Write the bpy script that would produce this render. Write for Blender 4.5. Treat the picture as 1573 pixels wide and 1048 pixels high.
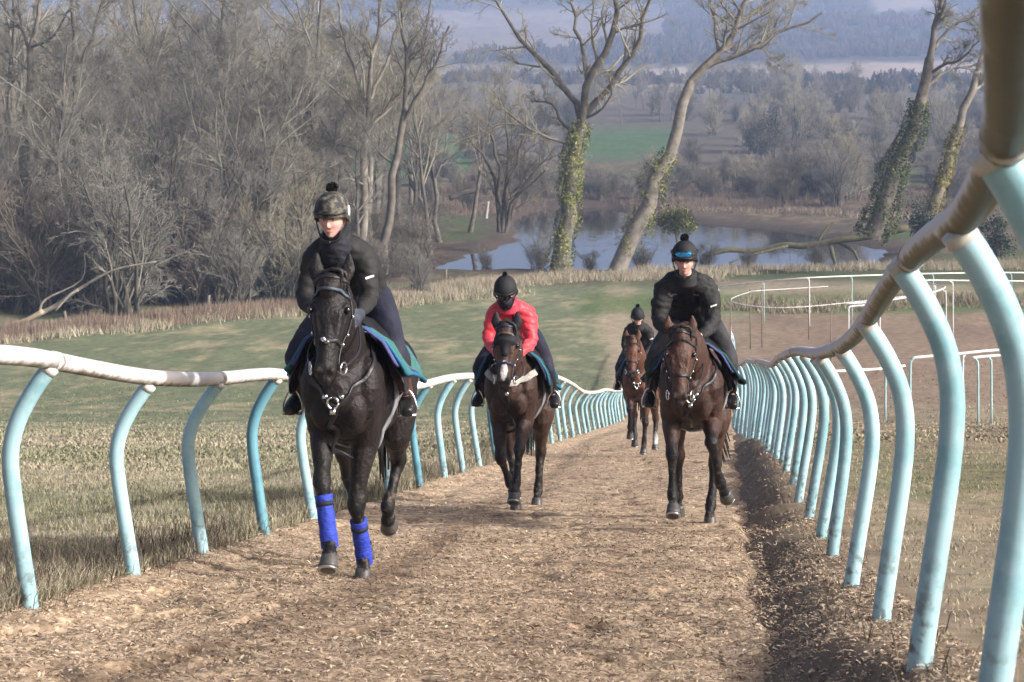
import bpy, bmesh, math, random
import numpy as np
from mathutils import Vector, Matrix
from mathutils.bvhtree import BVHTree

random.seed(7)
for o in list(bpy.data.objects):
    bpy.data.objects.remove(o, do_unlink=True)
S = bpy.context.scene
C = S.collection
PI = math.pi

# ------------------------------------------------------------------ camera, sky, sun, exposure
FPX, CX, HOR, W = 2800.0, 786.5, 160.0, 1573.0      # focal length, centre and horizon row measured on the photograph
SLOPE = 0.157                                       # the gallop drops 9 degrees away from the camera
cam_d = bpy.data.cameras.new('camera')
cam = bpy.data.objects.new('camera', cam_d)
C.objects.link(cam)
cam_d.sensor_width = 36.0
cam_d.lens = FPX / W * 36.0
cam_d.shift_y = -(524.0 - HOR) / W
cam_d.clip_start = 0.05
cam_d.clip_end = 6000
cam.location = (0, 0, 0)
cam.rotation_euler = (PI / 2, 0, 0)
cam_d.dof.use_dof = True
cam_d.dof.focus_distance = 13.0
cam_d.dof.aperture_fstop = 9.0
S.camera = cam

SUN_TO = Vector((1.65, -0.75, 1.0)).normalized()    # towards the sun: right of and behind the photographer
world = bpy.data.worlds.new('World')
S.world = world
world.use_nodes = True
wn = world.node_tree
bg = wn.nodes['Background']
sky = wn.nodes.new('ShaderNodeTexSky')
sky.sky_type = 'NISHITA'
sky.sun_disc = False
sky.sun_elevation = math.asin(SUN_TO.z)
sky.sun_rotation = math.atan2(SUN_TO.x, SUN_TO.y)
sky.altitude = 100
sky.air_density = .45
sky.dust_density = 8.0
sky.ozone_density = 1.0
wn.links.new(sky.outputs['Color'], bg.inputs['Color'])
bg.inputs['Strength'].default_value = 0.15
sun_d = bpy.data.lights.new('sun', 'SUN')
sun_d.energy = 3.3
sun_d.angle = math.radians(2.2)
sun_d.color = (1.0, 0.98, 0.96)
sun = bpy.data.objects.new('sun', sun_d)
sun.rotation_euler = SUN_TO.to_track_quat('Z', 'Y').to_euler()
sun.location = (30, -30, 40)
C.objects.link(sun)
S.view_settings.view_transform = 'Standard'
S.view_settings.look = 'None'
S.view_settings.gamma = 1.0
S.view_settings.use_curve_mapping = False
S.view_settings.exposure = 0.58
S.render.engine = 'CYCLES'
S.cycles.max_bounces = 6
S.cycles.diffuse_bounces = 2
S.cycles.glossy_bounces = 3
S.cycles.volume_bounces = 1
S.cycles.transparent_max_bounces = 8
S.cycles.use_denoising = True
S.cycles.sample_clamp_indirect = 6.0

# ------------------------------------------------------------------ helpers
def P3(px, py, Y):
    return np.array([(px - CX) / FPX * Y, Y, -(py - HOR) / FPX * Y])

def link(o, parent=None):
    C.objects.link(o)
    if parent is not None:
        o.parent = parent
    return o

def tag(o, label=None, cat=None, group=None, kind=None):
    if label: o['label'] = label
    if cat: o['category'] = cat
    if group: o['group'] = group
    if kind: o['kind'] = kind
    return o

def empty(name, loc=(0, 0, 0), rz=0.0):
    o = bpy.data.objects.new(name, None)
    o.empty_display_size = 0.2
    o.location = loc
    o.rotation_euler = (0, 0, rz)
    C.objects.link(o)
    return o

def mesh_np(name, V, F, col=None, smooth=True):
    """V (n,3); F list of int arrays (m,3)/(m,4)"""
    me = bpy.data.meshes.new(name)
    V = np.asarray(V, dtype=np.float32)
    if not isinstance(F, (list, tuple)):
        F = [F]
    F = [np.asarray(f, dtype=np.int32) for f in F if len(f)]
    me.vertices.add(len(V))
    me.vertices.foreach_set('co', V.ravel())
    nl = sum(f.size for f in F)
    me.loops.add(nl)
    me.loops.foreach_set('vertex_index', np.concatenate([f.ravel() for f in F]))
    tot = np.concatenate([np.full(len(f), f.shape[1], dtype=np.int32) for f in F])
    st = np.concatenate([[0], np.cumsum(tot)[:-1]]).astype(np.int32)
    me.polygons.add(len(tot))
    me.polygons.foreach_set('loop_start', st)
    if smooth:
        me.polygons.foreach_set('use_smooth', np.ones(len(tot), dtype=bool))
    me.update(calc_edges=True)
    me.validate()
    if col is not None:
        setcol(me, col)
    return me

def setcol(me, col):
    a = me.attributes.new('Col', 'FLOAT_COLOR', 'POINT')
    c = np.ones((len(me.vertices), 4), dtype=np.float32)
    c[:, :3] = col
    a.data.foreach_set('color', c.ravel())

def obj(name, me, mat=None, parent=None):
    o = bpy.data.objects.new(name, me)
    if mat is not None and len(me.materials) == 0:
        me.materials.append(mat)
    return link(o, parent)

def cat_rom(P, sub):
    P = np.asarray(P, float)
    n = len(P)
    Q = np.vstack([2 * P[0] - P[1], P, 2 * P[-1] - P[-2]])
    out = []
    for i in range(n - 1):
        p0, p1, p2, p3 = Q[i], Q[i + 1], Q[i + 2], Q[i + 3]
        for k in range(sub):
            t = k / sub
            out.append(0.5 * (2 * p1 + (p2 - p0) * t + (2 * p0 - 5 * p1 + 4 * p2 - p3) * t * t + (3 * p1 - p0 - 3 * p2 + p3) * t ** 3))
    out.append(P[-1])
    return np.array(out)

def tubes(P, R, sides, caps=False):
    """batch of tubes P (N,K,3), R (N,K) -> verts, quads"""
    P = np.asarray(P, float); R = np.asarray(R, float)
    N, K, _ = P.shape
    T = np.empty_like(P)
    T[:, 1:-1] = P[:, 2:] - P[:, :-2]
    T[:, 0] = P[:, 1] - P[:, 0]
    T[:, -1] = P[:, -1] - P[:, -2]
    T /= np.linalg.norm(T, axis=2, keepdims=True) + 1e-12
    ref = np.zeros((N, 1, 3)); 
    m = np.abs((P[:, -1] - P[:, 0]) / (np.linalg.norm(P[:, -1] - P[:, 0], axis=1, keepdims=True) + 1e-9))
    ax = np.argmin(m, axis=1)
    ref[np.arange(N), 0, ax] = 1
    U = np.cross(T, np.broadcast_to(ref, T.shape))
    U /= np.linalg.norm(U, axis=2, keepdims=True) + 1e-12
    Vv = np.cross(T, U)
    a = np.arange(sides) / sides * 2 * PI
    ring = U[:, :, None, :] * np.cos(a)[None, None, :, None] + Vv[:, :, None, :] * np.sin(a)[None, None, :, None]
    V = P[:, :, None, :] + ring * R[:, :, None, None]
    base = (np.arange(N) * K * sides)[:, None, None]
    k = (np.arange(K - 1) * sides)[None, :, None]
    s = np.arange(sides)[None, None, :]
    s2 = (s + 1) % sides
    q = np.stack([base + k + s, base + k + s2, base + k + sides + s2, base + k + sides + s], axis=-1).reshape(-1, 4)
    return V.reshape(-1, 3), q

def tube1(pts, rad, sides=8, sub=4, smooth=True):
    P = cat_rom(pts, sub) if sub > 1 else np.asarray(pts, float)
    r = np.asarray(rad, float)
    if r.ndim == 0:
        r = np.full(len(P), float(r))
    elif len(r) != len(P):
        r = np.interp(np.linspace(0, 1, len(P)), np.linspace(0, 1, len(r)), r)
    V, q = tubes(P[None], r[None], sides)
    n = len(V)
    V = np.vstack([V, P[0], P[-1]])
    s = np.arange(sides); s2 = (s + 1) % sides
    c0 = np.stack([np.full(sides, n), s2, s], 1)
    e = n - sides
    c1 = np.stack([np.full(sides, n + 1), e + s, e + s2], 1)
    return V, [q, np.vstack([c0, c1])]

def merge(parts):
    Vs, Qs, Ts, off = [], [], [], 0
    for V, F in parts:
        if not isinstance(F, (list, tuple)): F = [F]
        Vs.append(V)
        for f in F:
            f = np.asarray(f)
            if not len(f): continue
            (Qs if f.shape[1] == 4 else Ts).append(f + off)
        off += len(V)
    out = []
    if Qs: out.append(np.vstack(Qs))
    if Ts: out.append(np.vstack(Ts))
    return np.vstack(Vs), out

def box_geo(c, s, R=None):
    c = np.asarray(c, float); h = np.asarray(s, float) / 2
    V = np.array([[x, y, z] for x in (-1, 1) for y in (-1, 1) for z in (-1, 1)]) * h
    if R is not None: V = V @ np.asarray(R).T
    F = np.array([[0, 1, 3, 2], [4, 6, 7, 5], [0, 4, 5, 1], [2, 3, 7, 6], [0, 2, 6, 4], [1, 5, 7, 3]])
    return V + c, [F]

def ell_geo(c, r, nu=14, nv=10, R=None):
    v = np.linspace(0, PI, nv + 1)[1:-1]; u = np.arange(nu) / nu * 2 * PI
    ring = np.stack([np.outer(np.sin(v), np.cos(u)), np.outer(np.sin(v), np.sin(u)), np.outer(np.cos(v), np.ones(nu))], -1).reshape(-1, 3)
    V = np.vstack([ring, [0, 0, 1], [0, 0, -1]]) * np.asarray(r, float)
    if R is not None: V = V @ np.asarray(R).T
    V = V + np.asarray(c, float)
    q = []
    for i in range(nv - 2):
        for j in range(nu):
            j2 = (j + 1) % nu
            q.append([i * nu + j, (i + 1) * nu + j, (i + 1) * nu + j2, i * nu + j2])
    n = len(ring); t = []
    for j in range(nu):
        j2 = (j + 1) % nu
        t.append([n, j, j2]); t.append([n + 1, (nv - 2) * nu + j2, (nv - 2) * nu + j])
    return V, [np.array(q).reshape(-1, 4), np.array(t)]

def hash2(i, j, seed):
    n = (i.astype(np.int64) * 374761393 + j.astype(np.int64) * 668265263 + seed * 974711) & 0x7fffffff
    n = ((n ^ (n >> 13)) * 1274126177) & 0x7fffffff
    return ((n ^ (n >> 16)) & 0xffff) / 65535.0

def vnoise(x, y, seed=0):
    x = np.asarray(x, float); y = np.asarray(y, float)
    i = np.floor(x); j = np.floor(y)
    fx = x - i; fy = y - j
    fx = fx * fx * (3 - 2 * fx); fy = fy * fy * (3 - 2 * fy)
    i = i.astype(np.int64); j = j.astype(np.int64)
    a = hash2(i, j, seed); b = hash2(i + 1, j, seed); c = hash2(i, j + 1, seed); d = hash2(i + 1, j + 1, seed)
    return (a * (1 - fx) + b * fx) * (1 - fy) + (c * (1 - fx) + d * fx) * fy

def fbm(x, y, seed=0, oct=4):
    s = 0; a = 0.5; t = 0
    for k in range(oct):
        s = s + a * vnoise(x, y, seed + k * 17); t += a
        x = x * 2.03 + 11.3; y = y * 2.03 + 5.7; a *= 0.5
    return s / t

def sstep(a, b, x):
    t = np.clip((x - a) / (b - a), 0, 1)
    return t * t * (3 - 2 * t)

# ------------------------------------------------------------------ materials
def nodes_of(name):
    m = bpy.data.materials.new(name)
    m.use_nodes = True
    nt = m.node_tree
    return m, nt, nt.nodes['Principled BSDF']

def mat(name, col, rough=0.7, var=0.25, scale=8.0, bump=0.0, bscale=None, metal=0.0, spec=0.4, col2=None, attr=False, sheen=0.0, detail=5.0, stretch=None, coat=0.0):
    m, nt, b = nodes_of(name)
    L = nt.links.new
    b.inputs['Roughness'].default_value = rough
    b.inputs['Metallic'].default_value = metal
    b.inputs['Specular IOR Level'].default_value = spec
    if sheen:
        b.inputs['Sheen Weight'].default_value = sheen
        b.inputs['Sheen Roughness'].default_value = 0.5
    if coat:
        b.inputs['Coat Weight'].default_value = coat
        b.inputs['Coat Roughness'].default_value = 0.25
    tc = nt.nodes.new('ShaderNodeTexCoord')
    src = tc.outputs['Object']
    if stretch:
        mp = nt.nodes.new('ShaderNodeMapping'); mp.inputs['Scale'].default_value = stretch
        L(src, mp.inputs['Vector']); src = mp.outputs['Vector']
    nz = nt.nodes.new('ShaderNodeTexNoise')
    nz.inputs['Scale'].default_value = scale
    nz.inputs['Detail'].default_value = detail
    nz.inputs['Roughness'].default_value = 0.6
    L(src, nz.inputs['Vector'])
    ramp = nt.nodes.new('ShaderNodeValToRGB')
    ramp.color_ramp.elements[0].position = 0.3
    ramp.color_ramp.elements[1].position = 0.72
    if attr:
        at = nt.nodes.new('ShaderNodeAttribute'); at.attribute_name = 'Col'
        k0, k1 = max(0.0, 1 - var), 1 + var
        ramp.color_ramp.elements[0].color = (k0, k0, k0, 1)
        ramp.color_ramp.elements[1].color = (k1, k1, k1, 1)
        mx = nt.nodes.new('ShaderNodeMixRGB'); mx.blend_type = 'MULTIPLY'; mx.inputs[0].default_value = 1
        L(nz.outputs['Fac'], ramp.inputs['Fac'])
        L(at.outputs['Color'], mx.inputs[1]); L(ramp.outputs['Color'], mx.inputs[2])
        L(mx.outputs['Color'], b.inputs['Base Color'])
    else:
        c = np.array(col)
        c2 = np.array(col2) if col2 is not None else c * (1 + var)
        c1 = c if col2 is not None else c * (1 - var)
        ramp.color_ramp.elements[0].color = (*c1, 1)
        ramp.color_ramp.elements[1].color = (*np.clip(c2, 0, 1), 1)
        L(nz.outputs['Fac'], ramp.inputs['Fac'])
        L(ramp.outputs['Color'], b.inputs['Base Color'])
    if bump:
        n2 = nt.nodes.new('ShaderNodeTexNoise')
        n2.inputs['Scale'].default_value = bscale or scale * 4
        n2.inputs['Detail'].default_value = 6
        L(src, n2.inputs['Vector'])
        bp = nt.nodes.new('ShaderNodeBump')
        bp.inputs['Strength'].default_value = bump
        bp.inputs['Distance'].default_value = 0.02
        L(n2.outputs['Fac'], bp.inputs['Height'])
        L(bp.outputs['Normal'], b.inputs['Normal'])
    return m
# ------------------------------------------------------------------ ground
PR_Y = np.array([-40, 66, 72, 78, 86, 100, 132, 210, 250, 330, 420, 600, 760, 1000, 1300, 1600, 1750, 1900.])
PR_Z = np.array([-1.17 + 40 * SLOPE, -1.17 - 66 * SLOPE, -12.1, -12.38, -12.45, -12.45, -12.35, -12.2, -11.2, -9, -5, 3, 9, 22, 52, 92, 112, 104.])
def base_z(Y):
    return np.interp(Y, PR_Y, PR_Z)
def xL(Y): return -3.55 + 0.114 * Y
def xR(Y): return 0.60 + 0.118 * Y
def raiseL(Y): return np.interp(Y, [0, 9.5, 27, 33, 41, 50, 90], [.05, .03, .03, .12, .13, .02, 0])
def raiseR(Y): return np.interp(Y, [0, 5.7, 7.7, 9.7, 13, 16, 20, 34, 40, 85], [.3, .3, .2, .13, .12, .17, .3, .3, .1, .0])

WATER_Z = -12.6
pond_px = [(688, 411), (735, 397), (775, 384), (815, 368), (796, 347), (818, 328), (860, 320), (940, 318), (990, 333), (1080, 346),
           (1165, 352), (1240, 362), (1335, 384), (1328, 409), (1240, 411), (1130, 412), (1000, 414), (850, 414), (760, 413)]
def to_water(px, py):
    Y = FPX * (-WATER_Z) / (py - HOR)
    return ((px - CX) / FPX * Y, Y)
pond = np.array([to_water(*p) for p in pond_px])

def poly_sd(x, y, P):
    """signed distance, negative inside"""
    d = np.full(x.shape, 1e9); ins = np.zeros(x.shape, bool)
    n = len(P)
    for i in range(n):
        a = P[i]; b = P[(i + 1) % n]
        ab = b - a
        t = np.clip(((x - a[0]) * ab[0] + (y - a[1]) * ab[1]) / (ab @ ab), 0, 1)
        dd = np.hypot(x - a[0] - t * ab[0], y - a[1] - t * ab[1])
        d = np.minimum(d, dd)
        c = ((a[1] > y) != (b[1] > y)) & (x < (b[0] - a[0]) * (y - a[1]) / (b[1] - a[1] + 1e-12) + a[0])
        ins ^= c
    return np.where(ins, -d, d)

def pond_sd(x, Y):
    sd = np.full(np.shape(x), 50.0)
    m = (Y > 110) & (Y < 260) & (x > -40) & (x < 90)
    if np.any(m):
        sd[m] = poly_sd(x[m], Y[m], pond) + (fbm(x[m] * .5, Y[m] * .25, 5, 3) - .5) * 2.2
    return sd

def ground_z(x, Y):
    x = np.asarray(x, float); Y = np.asarray(Y, float)
    z = base_z(Y)
    near = sstep(95, 80, Y)
    dl = xL(Y) - x
    z = z + near * raiseL(Y) * sstep(0.0, .5, dl)
    dr = x - xR(Y)
    drn = dr + ((fbm(x * .7 + 3, Y * .8, 9, 3) - .5) * .42 + (fbm(x * 3, Y * 3, 19, 2) - .5) * .16) * sstep(-1.2, -.5, dr) * sstep(.6, .1, dr)
    z = z + near * raiseR(Y) * sstep(-.42, .02, drn)
    inside = sstep(.05, .25, -dl) * sstep(.26, .46, -drn) * near
    z = z - .09 * inside
    amp = np.interp(Y, [0, 30, 100, 200, 500, 1500], [.05, .12, .25, .6, 3, 8])
    sc = np.interp(Y, [0, 30, 100, 200, 500, 1500], [1.2, .5, .2, .1, .02, .006])
    off = 1 - inside
    z = z + off * amp * (fbm(x * .35, Y * .35, 3, 3) - .5) * sstep(0.1, 1.5, np.maximum(dl, dr)) * np.where(Y < 300, 1, .3)
    z = z + np.where(Y > 230, 1, 0) * (fbm(x * .012 + 3, Y * .012, 9, 3) - .5) * np.interp(Y, [230, 400, 1000, 1700], [0, 3, 12, 22])
    sd = pond_sd(x, Y)
    z = z + sstep(3.5, -1.5, sd) * -.75
    return z

def proj(x, Y, z):
    return CX + FPX * x / Y, HOR - FPX * z / Y

def pmask(px, py, poly, soft, nz):
    return sstep(soft, -soft, poly_sd(px, py, np.array(poly, float)) + nz)

def mixc(c, col, w):
    return c * (1 - w[:, None]) + np.array(col)[None, :] * w[:, None]

def ground_col(x, Y, z):
    n1 = fbm(x * .22, Y * .22, 21, 4); n2 = fbm(x * 1.3, Y * 1.3, 33, 4); n3 = fbm(x * .05, Y * .05, 41, 3)
    Ys = np.maximum(Y, 1.0)
    px, py = proj(x, Ys, z)
    tan_, olive, green, brown, mud = (.29, .255, .18), (.205, .2, .125), (.115, .14, .075), (.19, .14, .1), (.07, .052, .04)
    c = np.tile(np.array(tan_), (len(x), 1))
    c = mixc(c, olive, sstep(.42, .62, n1 * .6 + n2 * .4))
    # lower, greener part of the left field
    left = sstep(2.0, -2.0, x - xL(Y) - 1.5)
    far = sstep(42, 74, Y + (n3 - .5) * 30 + (n1 - .5) * 14)
    c = mixc(c, green, left * far * sstep(.75, .45, n1 * .5 + n2 * .5) * .92)
    c = mixc(c, (.31, .265, .165), left * far * sstep(.5, .7, n2 * .6 + n1 * .4) * .75)
    # right field, brown and worn
    right = sstep(0.0, 1.5, x - xR(Y)) * sstep(128, 118, Y)
    rc = mixc(np.tile(np.array((.245, .197, .13)), (len(x), 1)), (.18, .135, .095), sstep(.45, .7, n1))
    rc = mixc(rc, (.3, .245, .16), sstep(.5, .7, n2 * .5 + n3 * .5))
    rc = mixc(rc, (.125, .135, .06), sstep(.45, .6, n1 * .6 + n2 * .4) * np.interp(Y, [0, 18, 40, 90], [.9, .7, .25, .1]))
    c = c * (1 - right[:, None]) + rc * right[:, None]
    # brown earth band right of the horses, worn path left of them
    pw = np.interp(Y, [70, 80.7, 96, 108, 124, 135], [4.4, 4.87, 5.5, 5.75, 7.2, 8.5])
    c = mixc(c, (.3, .245, .17), sstep(1.3, .5, np.abs(x - pw - .3) + (n2 - .5) * .9) * sstep(70, 78, Y) * sstep(128, 120, Y) * .9)
    c = mixc(c, (.215, .155, .11), sstep(0, .8, x - pw - 1.2) * sstep(72, 76, Y) * sstep(112, 104, Y + (n1 - .5) * 8) * .8)
    c = mixc(c, (.085, .125, .04), sstep(0, 2, x - pw + 3) * sstep(107, 110, Y) * sstep(122, 116, Y + (n1 - .5) * 6) * .8)
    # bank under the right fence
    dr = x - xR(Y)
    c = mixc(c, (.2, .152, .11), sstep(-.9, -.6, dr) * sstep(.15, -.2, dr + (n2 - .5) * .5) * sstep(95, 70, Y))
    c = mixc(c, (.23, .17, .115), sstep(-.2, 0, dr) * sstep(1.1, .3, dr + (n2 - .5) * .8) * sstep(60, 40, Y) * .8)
    # pond shore and the valley floor
    sd = pond_sd(x, Y)
    valley = sstep(120, 130, Y + (n1 - .5) * 6)
    vc = mixc(np.tile(np.array((.105, .08, .055)), (len(x), 1)), (.075, .06, .043), sstep(.4, .6, n1))
    vc = mixc(vc, (.2, .16, .1), sstep(.55, .7, n2) * .6)
    vc = mixc(vc, (.07, .085, .035), sstep(.55, .7, n3))
    c = c * (1 - valley[:, None]) + vc * valley[:, None]
    c = mixc(c, mud, sstep(7, 2, sd + (n1 - .5) * 6) * valley)
    # meadow, fields and woods up the far side
    J = (n3 - .5)
    j = J * 12
    m = Y > 215
    def reg(poly, col, soft=4, w=1.0):
        nonlocal c
        k = np.zeros(len(x)); k[m] = pmask(px[m], py[m], poly, soft, j[m]) * w
        c = mixc(c, col, k)
    hz = sstep(255, 240, py) * m
    c = mixc(c, (.1, .085, .065), hz)
    reg([(-900, 60), (3000, 60), (3000, 142), (-900, 142)], (.14, .12, .09))
    reg([(878, 200), (960, 194), (1045, 198), (1030, 236), (960, 246), (885, 244)], (.06, .11, .042), 14)
    reg([(540, 205), (720, 205), (720, 262), (540, 270)], (.06, .115, .04))
    reg([(40, 118), (230, 112), (230, 150), (-60, 180)], (.06, .115, .05))
    reg([(980, 108), (1600, 88), (1700, 118), (1500, 126), (1290, 129), (980, 136)], (.27, .22, .185), 3)
    reg([(-800, 112), (420, 112), (700, 100), (700, 126), (300, 132), (-800, 130)], (.24, .2, .16), 3)
    reg([(-900, -60), (-900, 105), (700, 98), (980, 98), (2500, 82), (2500, -60)], (.05, .045, .04))
    reg([(560, 30), (700, 18), (1020, 10), (1030, 55), (940, 78), (640, 92)], (.15, .125, .11), 6)
    reg([(-300, 15), (240, 10), (300, 60), (180, 92), (-300, 100)], (.14, .115, .1), 6)
    reg([(1330, -4), (1440, -10), (1470, 10), (1350, 16)], (.22, .19, .17), 4)
    reg([(1430, 22), (1700, 18), (1700, 42), (1440, 40)], (.2, .17, .15), 4)
    v = .8 + .4 * fbm(x * 4, Y * 4, 55, 3)
    return c * v[:, None]

rows = [-28.0]
while rows[-1] < 1900:
    y = rows[-1]
    rows.append(y + max(.3 if y < 0 else .22, .0085 * (y + 10)))
rows = np.array(rows)
U = np.linspace(-.62, .62, 380)
# finer columns near the middle of the view
U = np.sign(U) * (np.abs(U) / .62) ** 1.15 * .62
GY, GU = np.meshgrid(rows, U, indexing='ij')
GX = GU * (np.maximum(GY, -5) + 34) + 0.05 * GY
gx, gy = GX.ravel(), GY.ravel()
gz = ground_z(gx, gy)
nr, nc = GX.shape
I = np.arange(nr * nc).reshape(nr, nc)
GQ = np.stack([I[:-1, :-1], I[:-1, 1:], I[1:, 1:], I[1:, :-1]], -1).reshape(-1, 4)
ground_m = mat('ground grass and earth', None, rough=.95, var=.3, scale=3.0, bump=.6, bscale=14, attr=True, spec=.15, detail=8)
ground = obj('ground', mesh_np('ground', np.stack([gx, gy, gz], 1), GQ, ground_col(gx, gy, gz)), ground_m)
tag(ground, 'sloping winter pasture of dry and green grass falling to a valley', kind='structure')

# ------------------------------------------------------------------ the wood-chip gallop
ty = [-24.0]
while ty[-1] < 84:
    y = ty[-1]
    ty.append(y + (.2 if y < 2 else max(.05, .0055 * y)))
ty = np.array(ty)
tv = np.linspace(0, 1, 76)
TY, TV = np.meshgrid(ty, tv, indexing='ij')
edge_n = (fbm(TY * .9, TY * 0 + 3, 8, 3) - .5) * .35
edge_r = (fbm(TY * .9, TY * 0 + 9, 8, 3) - .5) * .22
LX = xL(TY) - .12 + edge_n; RX = xR(TY) - .34 + edge_r
TX = LX + (RX - LX) * TV
def track_z(x, Y):
    z = base_z(Y)
    dl = x - xL(Y); dr = xR(Y) - x
    z = z + .05 * sstep(.5, .0, dl) + .02 * sstep(.65, .3, dr)
    f = fbm(x * 2.2, Y * 1.1, 61, 4)
    hoof = fbm(x * 5.5, Y * 3.4, 71, 2)
    z = z + (f - .5) * .05 - sstep(.66, .8, hoof) * .035 + (fbm(x * 14, Y * 14, 5, 2) - .5) * .018
    return z
tx_, ty_ = TX.ravel(), TY.ravel()
tz_ = track_z(tx_, ty_)
# the outer columns dip under the turf
vv = TV.ravel()
tz_ = tz_ - .06 * sstep(.03, 0, vv) - .1 * sstep(.955, 1, vv)
nr, nc = TX.shape
I = np.arange(nr * nc).reshape(nr, nc)
TQ = np.stack([I[:-1, :-1], I[:-1, 1:], I[1:, 1:], I[1:, :-1]], -1).reshape(-1, 4)
def track_col(x, Y):
    s = (x - xL(Y)) / (xR(Y) - xL(Y))
    c = np.tile(np.array((.43, .33, .23)), (len(x), 1))
    n = fbm(x * 1.2, Y * .45, 81, 4); h = fbm(x * 5.5, Y * 3.4, 71, 2); n2 = fbm(x * 3, Y * 3, 91, 3)
    lane = np.exp(-((s - .36 - .03 * np.sin(Y * .3)) / .09) ** 2) + .9 * np.exp(-((s - .66) / .12) ** 2)
    w = np.clip(lane * .55 + (n - .5) * 1.4, 0, 1)
    c = mixc(c, (.25, .182, .13), w * .8)
    c = mixc(c, (.16, .115, .08), sstep(.6, .78, h) * .65)
    c = mixc(c, (.41, .32, .235), sstep(.35, .1, s) * .45 * sstep(.3, .6, n2))
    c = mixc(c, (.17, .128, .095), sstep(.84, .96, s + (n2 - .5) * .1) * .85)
    return c
m, nt, b = nodes_of('wood chip surface')
L = nt.links.new
at = nt.nodes.new('ShaderNodeAttribute'); at.attribute_name = 'Col'
tc = nt.nodes.new('ShaderNodeTexCoord')
mp = nt.nodes.new('ShaderNodeMapping'); mp.inputs['Scale'].default_value = (1, .55, 1); mp.inputs['Rotation'].default_value = (0, 0, .4)
L(tc.outputs['Object'], mp.inputs['Vector'])
vo = nt.nodes.new('ShaderNodeTexVoronoi'); vo.inputs['Scale'].default_value = 42; vo.inputs['Randomness'].default_value = 1
L(mp.outputs['Vector'], vo.inputs['Vector'])
sep = nt.nodes.new('ShaderNodeSeparateColor'); L(vo.outputs['Color'], sep.inputs['Color'])
rp = nt.nodes.new('ShaderNodeValToRGB')
rp.color_ramp.elements[0].position = 0.0; rp.color_ramp.elements[0].color = (.68, .64, .6, 1)
rp.color_ramp.elements[1].position = 1.0; rp.color_ramp.elements[1].color = (1.5, 1.47, 1.4, 1)
e = rp.color_ramp.elements.new(.6); e.color = (.95, .93, .9, 1)
L(sep.outputs['Red'], rp.inputs['Fac'])
nz = nt.nodes.new('ShaderNodeTexNoise'); nz.inputs['Scale'].default_value = 7; nz.inputs['Detail'].default_value = 8
L(tc.outputs['Object'], nz.inputs['Vector'])
r2 = nt.nodes.new('ShaderNodeValToRGB')
r2.color_ramp.elements[0].position = .3; r2.color_ramp.elements[0].color = (.6, .58, .55, 1)
r2.color_ramp.elements[1].position = .7; r2.color_ramp.elements[1].color = (1.3, 1.3, 1.3, 1)
L(nz.outputs['Fac'], r2.inputs['Fac'])
m1 = nt.nodes.new('ShaderNodeMixRGB'); m1.blend_type = 'MULTIPLY'; m1.inputs[0].default_value = 1
m2 = nt.nodes.new('ShaderNodeMixRGB'); m2.blend_type = 'MULTIPLY'; m2.inputs[0].default_value = 1
L(at.outputs['Color'], m1.inputs[1]); L(rp.outputs['Color'], m1.inputs[2])
L(m1.outputs['Color'], m2.inputs[1]); L(r2.outputs['Color'], m2.inputs[2])
L(m2.outputs['Color'], b.inputs['Base Color'])
b.inputs['Roughness'].default_value = .9; b.inputs['Specular IOR Level'].default_value = .2
bp = nt.nodes.new('ShaderNodeBump'); bp.inputs['Strength'].default_value = .55; bp.inputs['Distance'].default_value = .015
L(sep.outputs['Green'], bp.inputs['Height']); L(bp.outputs['Normal'], b.inputs['Normal'])
track = obj('gallop_track', mesh_np('gallop_track', np.stack([tx_, ty_, tz_], 1), TQ, track_col(tx_, ty_)), m)
tag(track, 'brown wood chip gallop running downhill between the rails', kind='structure')

# loose chips
rng = np.random.default_rng(3)
def chips(n, y0, y1, l0, l1, seed):
    r = np.random.default_rng(seed)
    Y = y0 * (y1 / y0) ** r.random(n)
    s = r.random(n)
    x = xL(Y) - .1 + s * (xR(Y) - xL(Y) + .35)
    z = np.where(x > xR(Y) - .5, np.maximum(ground_z(x, Y), np.where(x > xR(Y) - .34, -99., track_z(x, Y))), track_z(x, Y)) + r.uniform(.002, .014, n)
    l = r.uniform(l0, l1, n) * .5; w = l * r.uniform(.14, .4, n)
    a = r.uniform(0, 2 * PI, n); til = r.normal(0, .3, n); roll = r.normal(0, .4, n)
    d = np.stack([np.cos(a) * np.cos(til), np.sin(a) * np.cos(til), np.sin(til) - SLOPE * np.sin(a)], 1)
    e = np.stack([-np.sin(a) * np.cos(roll), np.cos(a) * np.cos(roll), np.sin(roll) - SLOPE * np.cos(a)], 1)
    c = np.stack([x, Y, z], 1)
    up = np.array([0, 0, 1]) * (l * .18)[:, None]
    V = np.stack([c - d * l[:, None] - e * w[:, None] * .5, c - d * l[:, None] + e * w[:, None] * .6,
                  c + up + e * w[:, None], c + up - e * w[:, None],
                  c + d * l[:, None] + e * w[:, None] * .5, c + d * l[:, None] - e * w[:, None] * .4], 1).reshape(-1, 3)
    b0 = (np.arange(n) * 6)[:, None]
    Q = np.vstack([b0 + np.array([[0, 1, 2, 3]]), b0 + np.array([[3, 2, 4, 5]])])
    tone = r.random(n)
    col = np.where(tone[:, None] < .45, np.array([[.38, .288, .2]]), np.where(tone[:, None] < .92, np.array([[.45, .347, .245]]), np.array([[.58, .47, .35]])))
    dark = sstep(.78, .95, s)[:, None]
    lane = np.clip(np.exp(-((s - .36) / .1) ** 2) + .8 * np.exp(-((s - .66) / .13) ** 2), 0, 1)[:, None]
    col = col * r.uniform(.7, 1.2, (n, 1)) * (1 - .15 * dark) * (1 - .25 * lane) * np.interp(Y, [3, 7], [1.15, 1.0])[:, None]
    return V, [Q], np.repeat(col, 6, 0)
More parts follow.
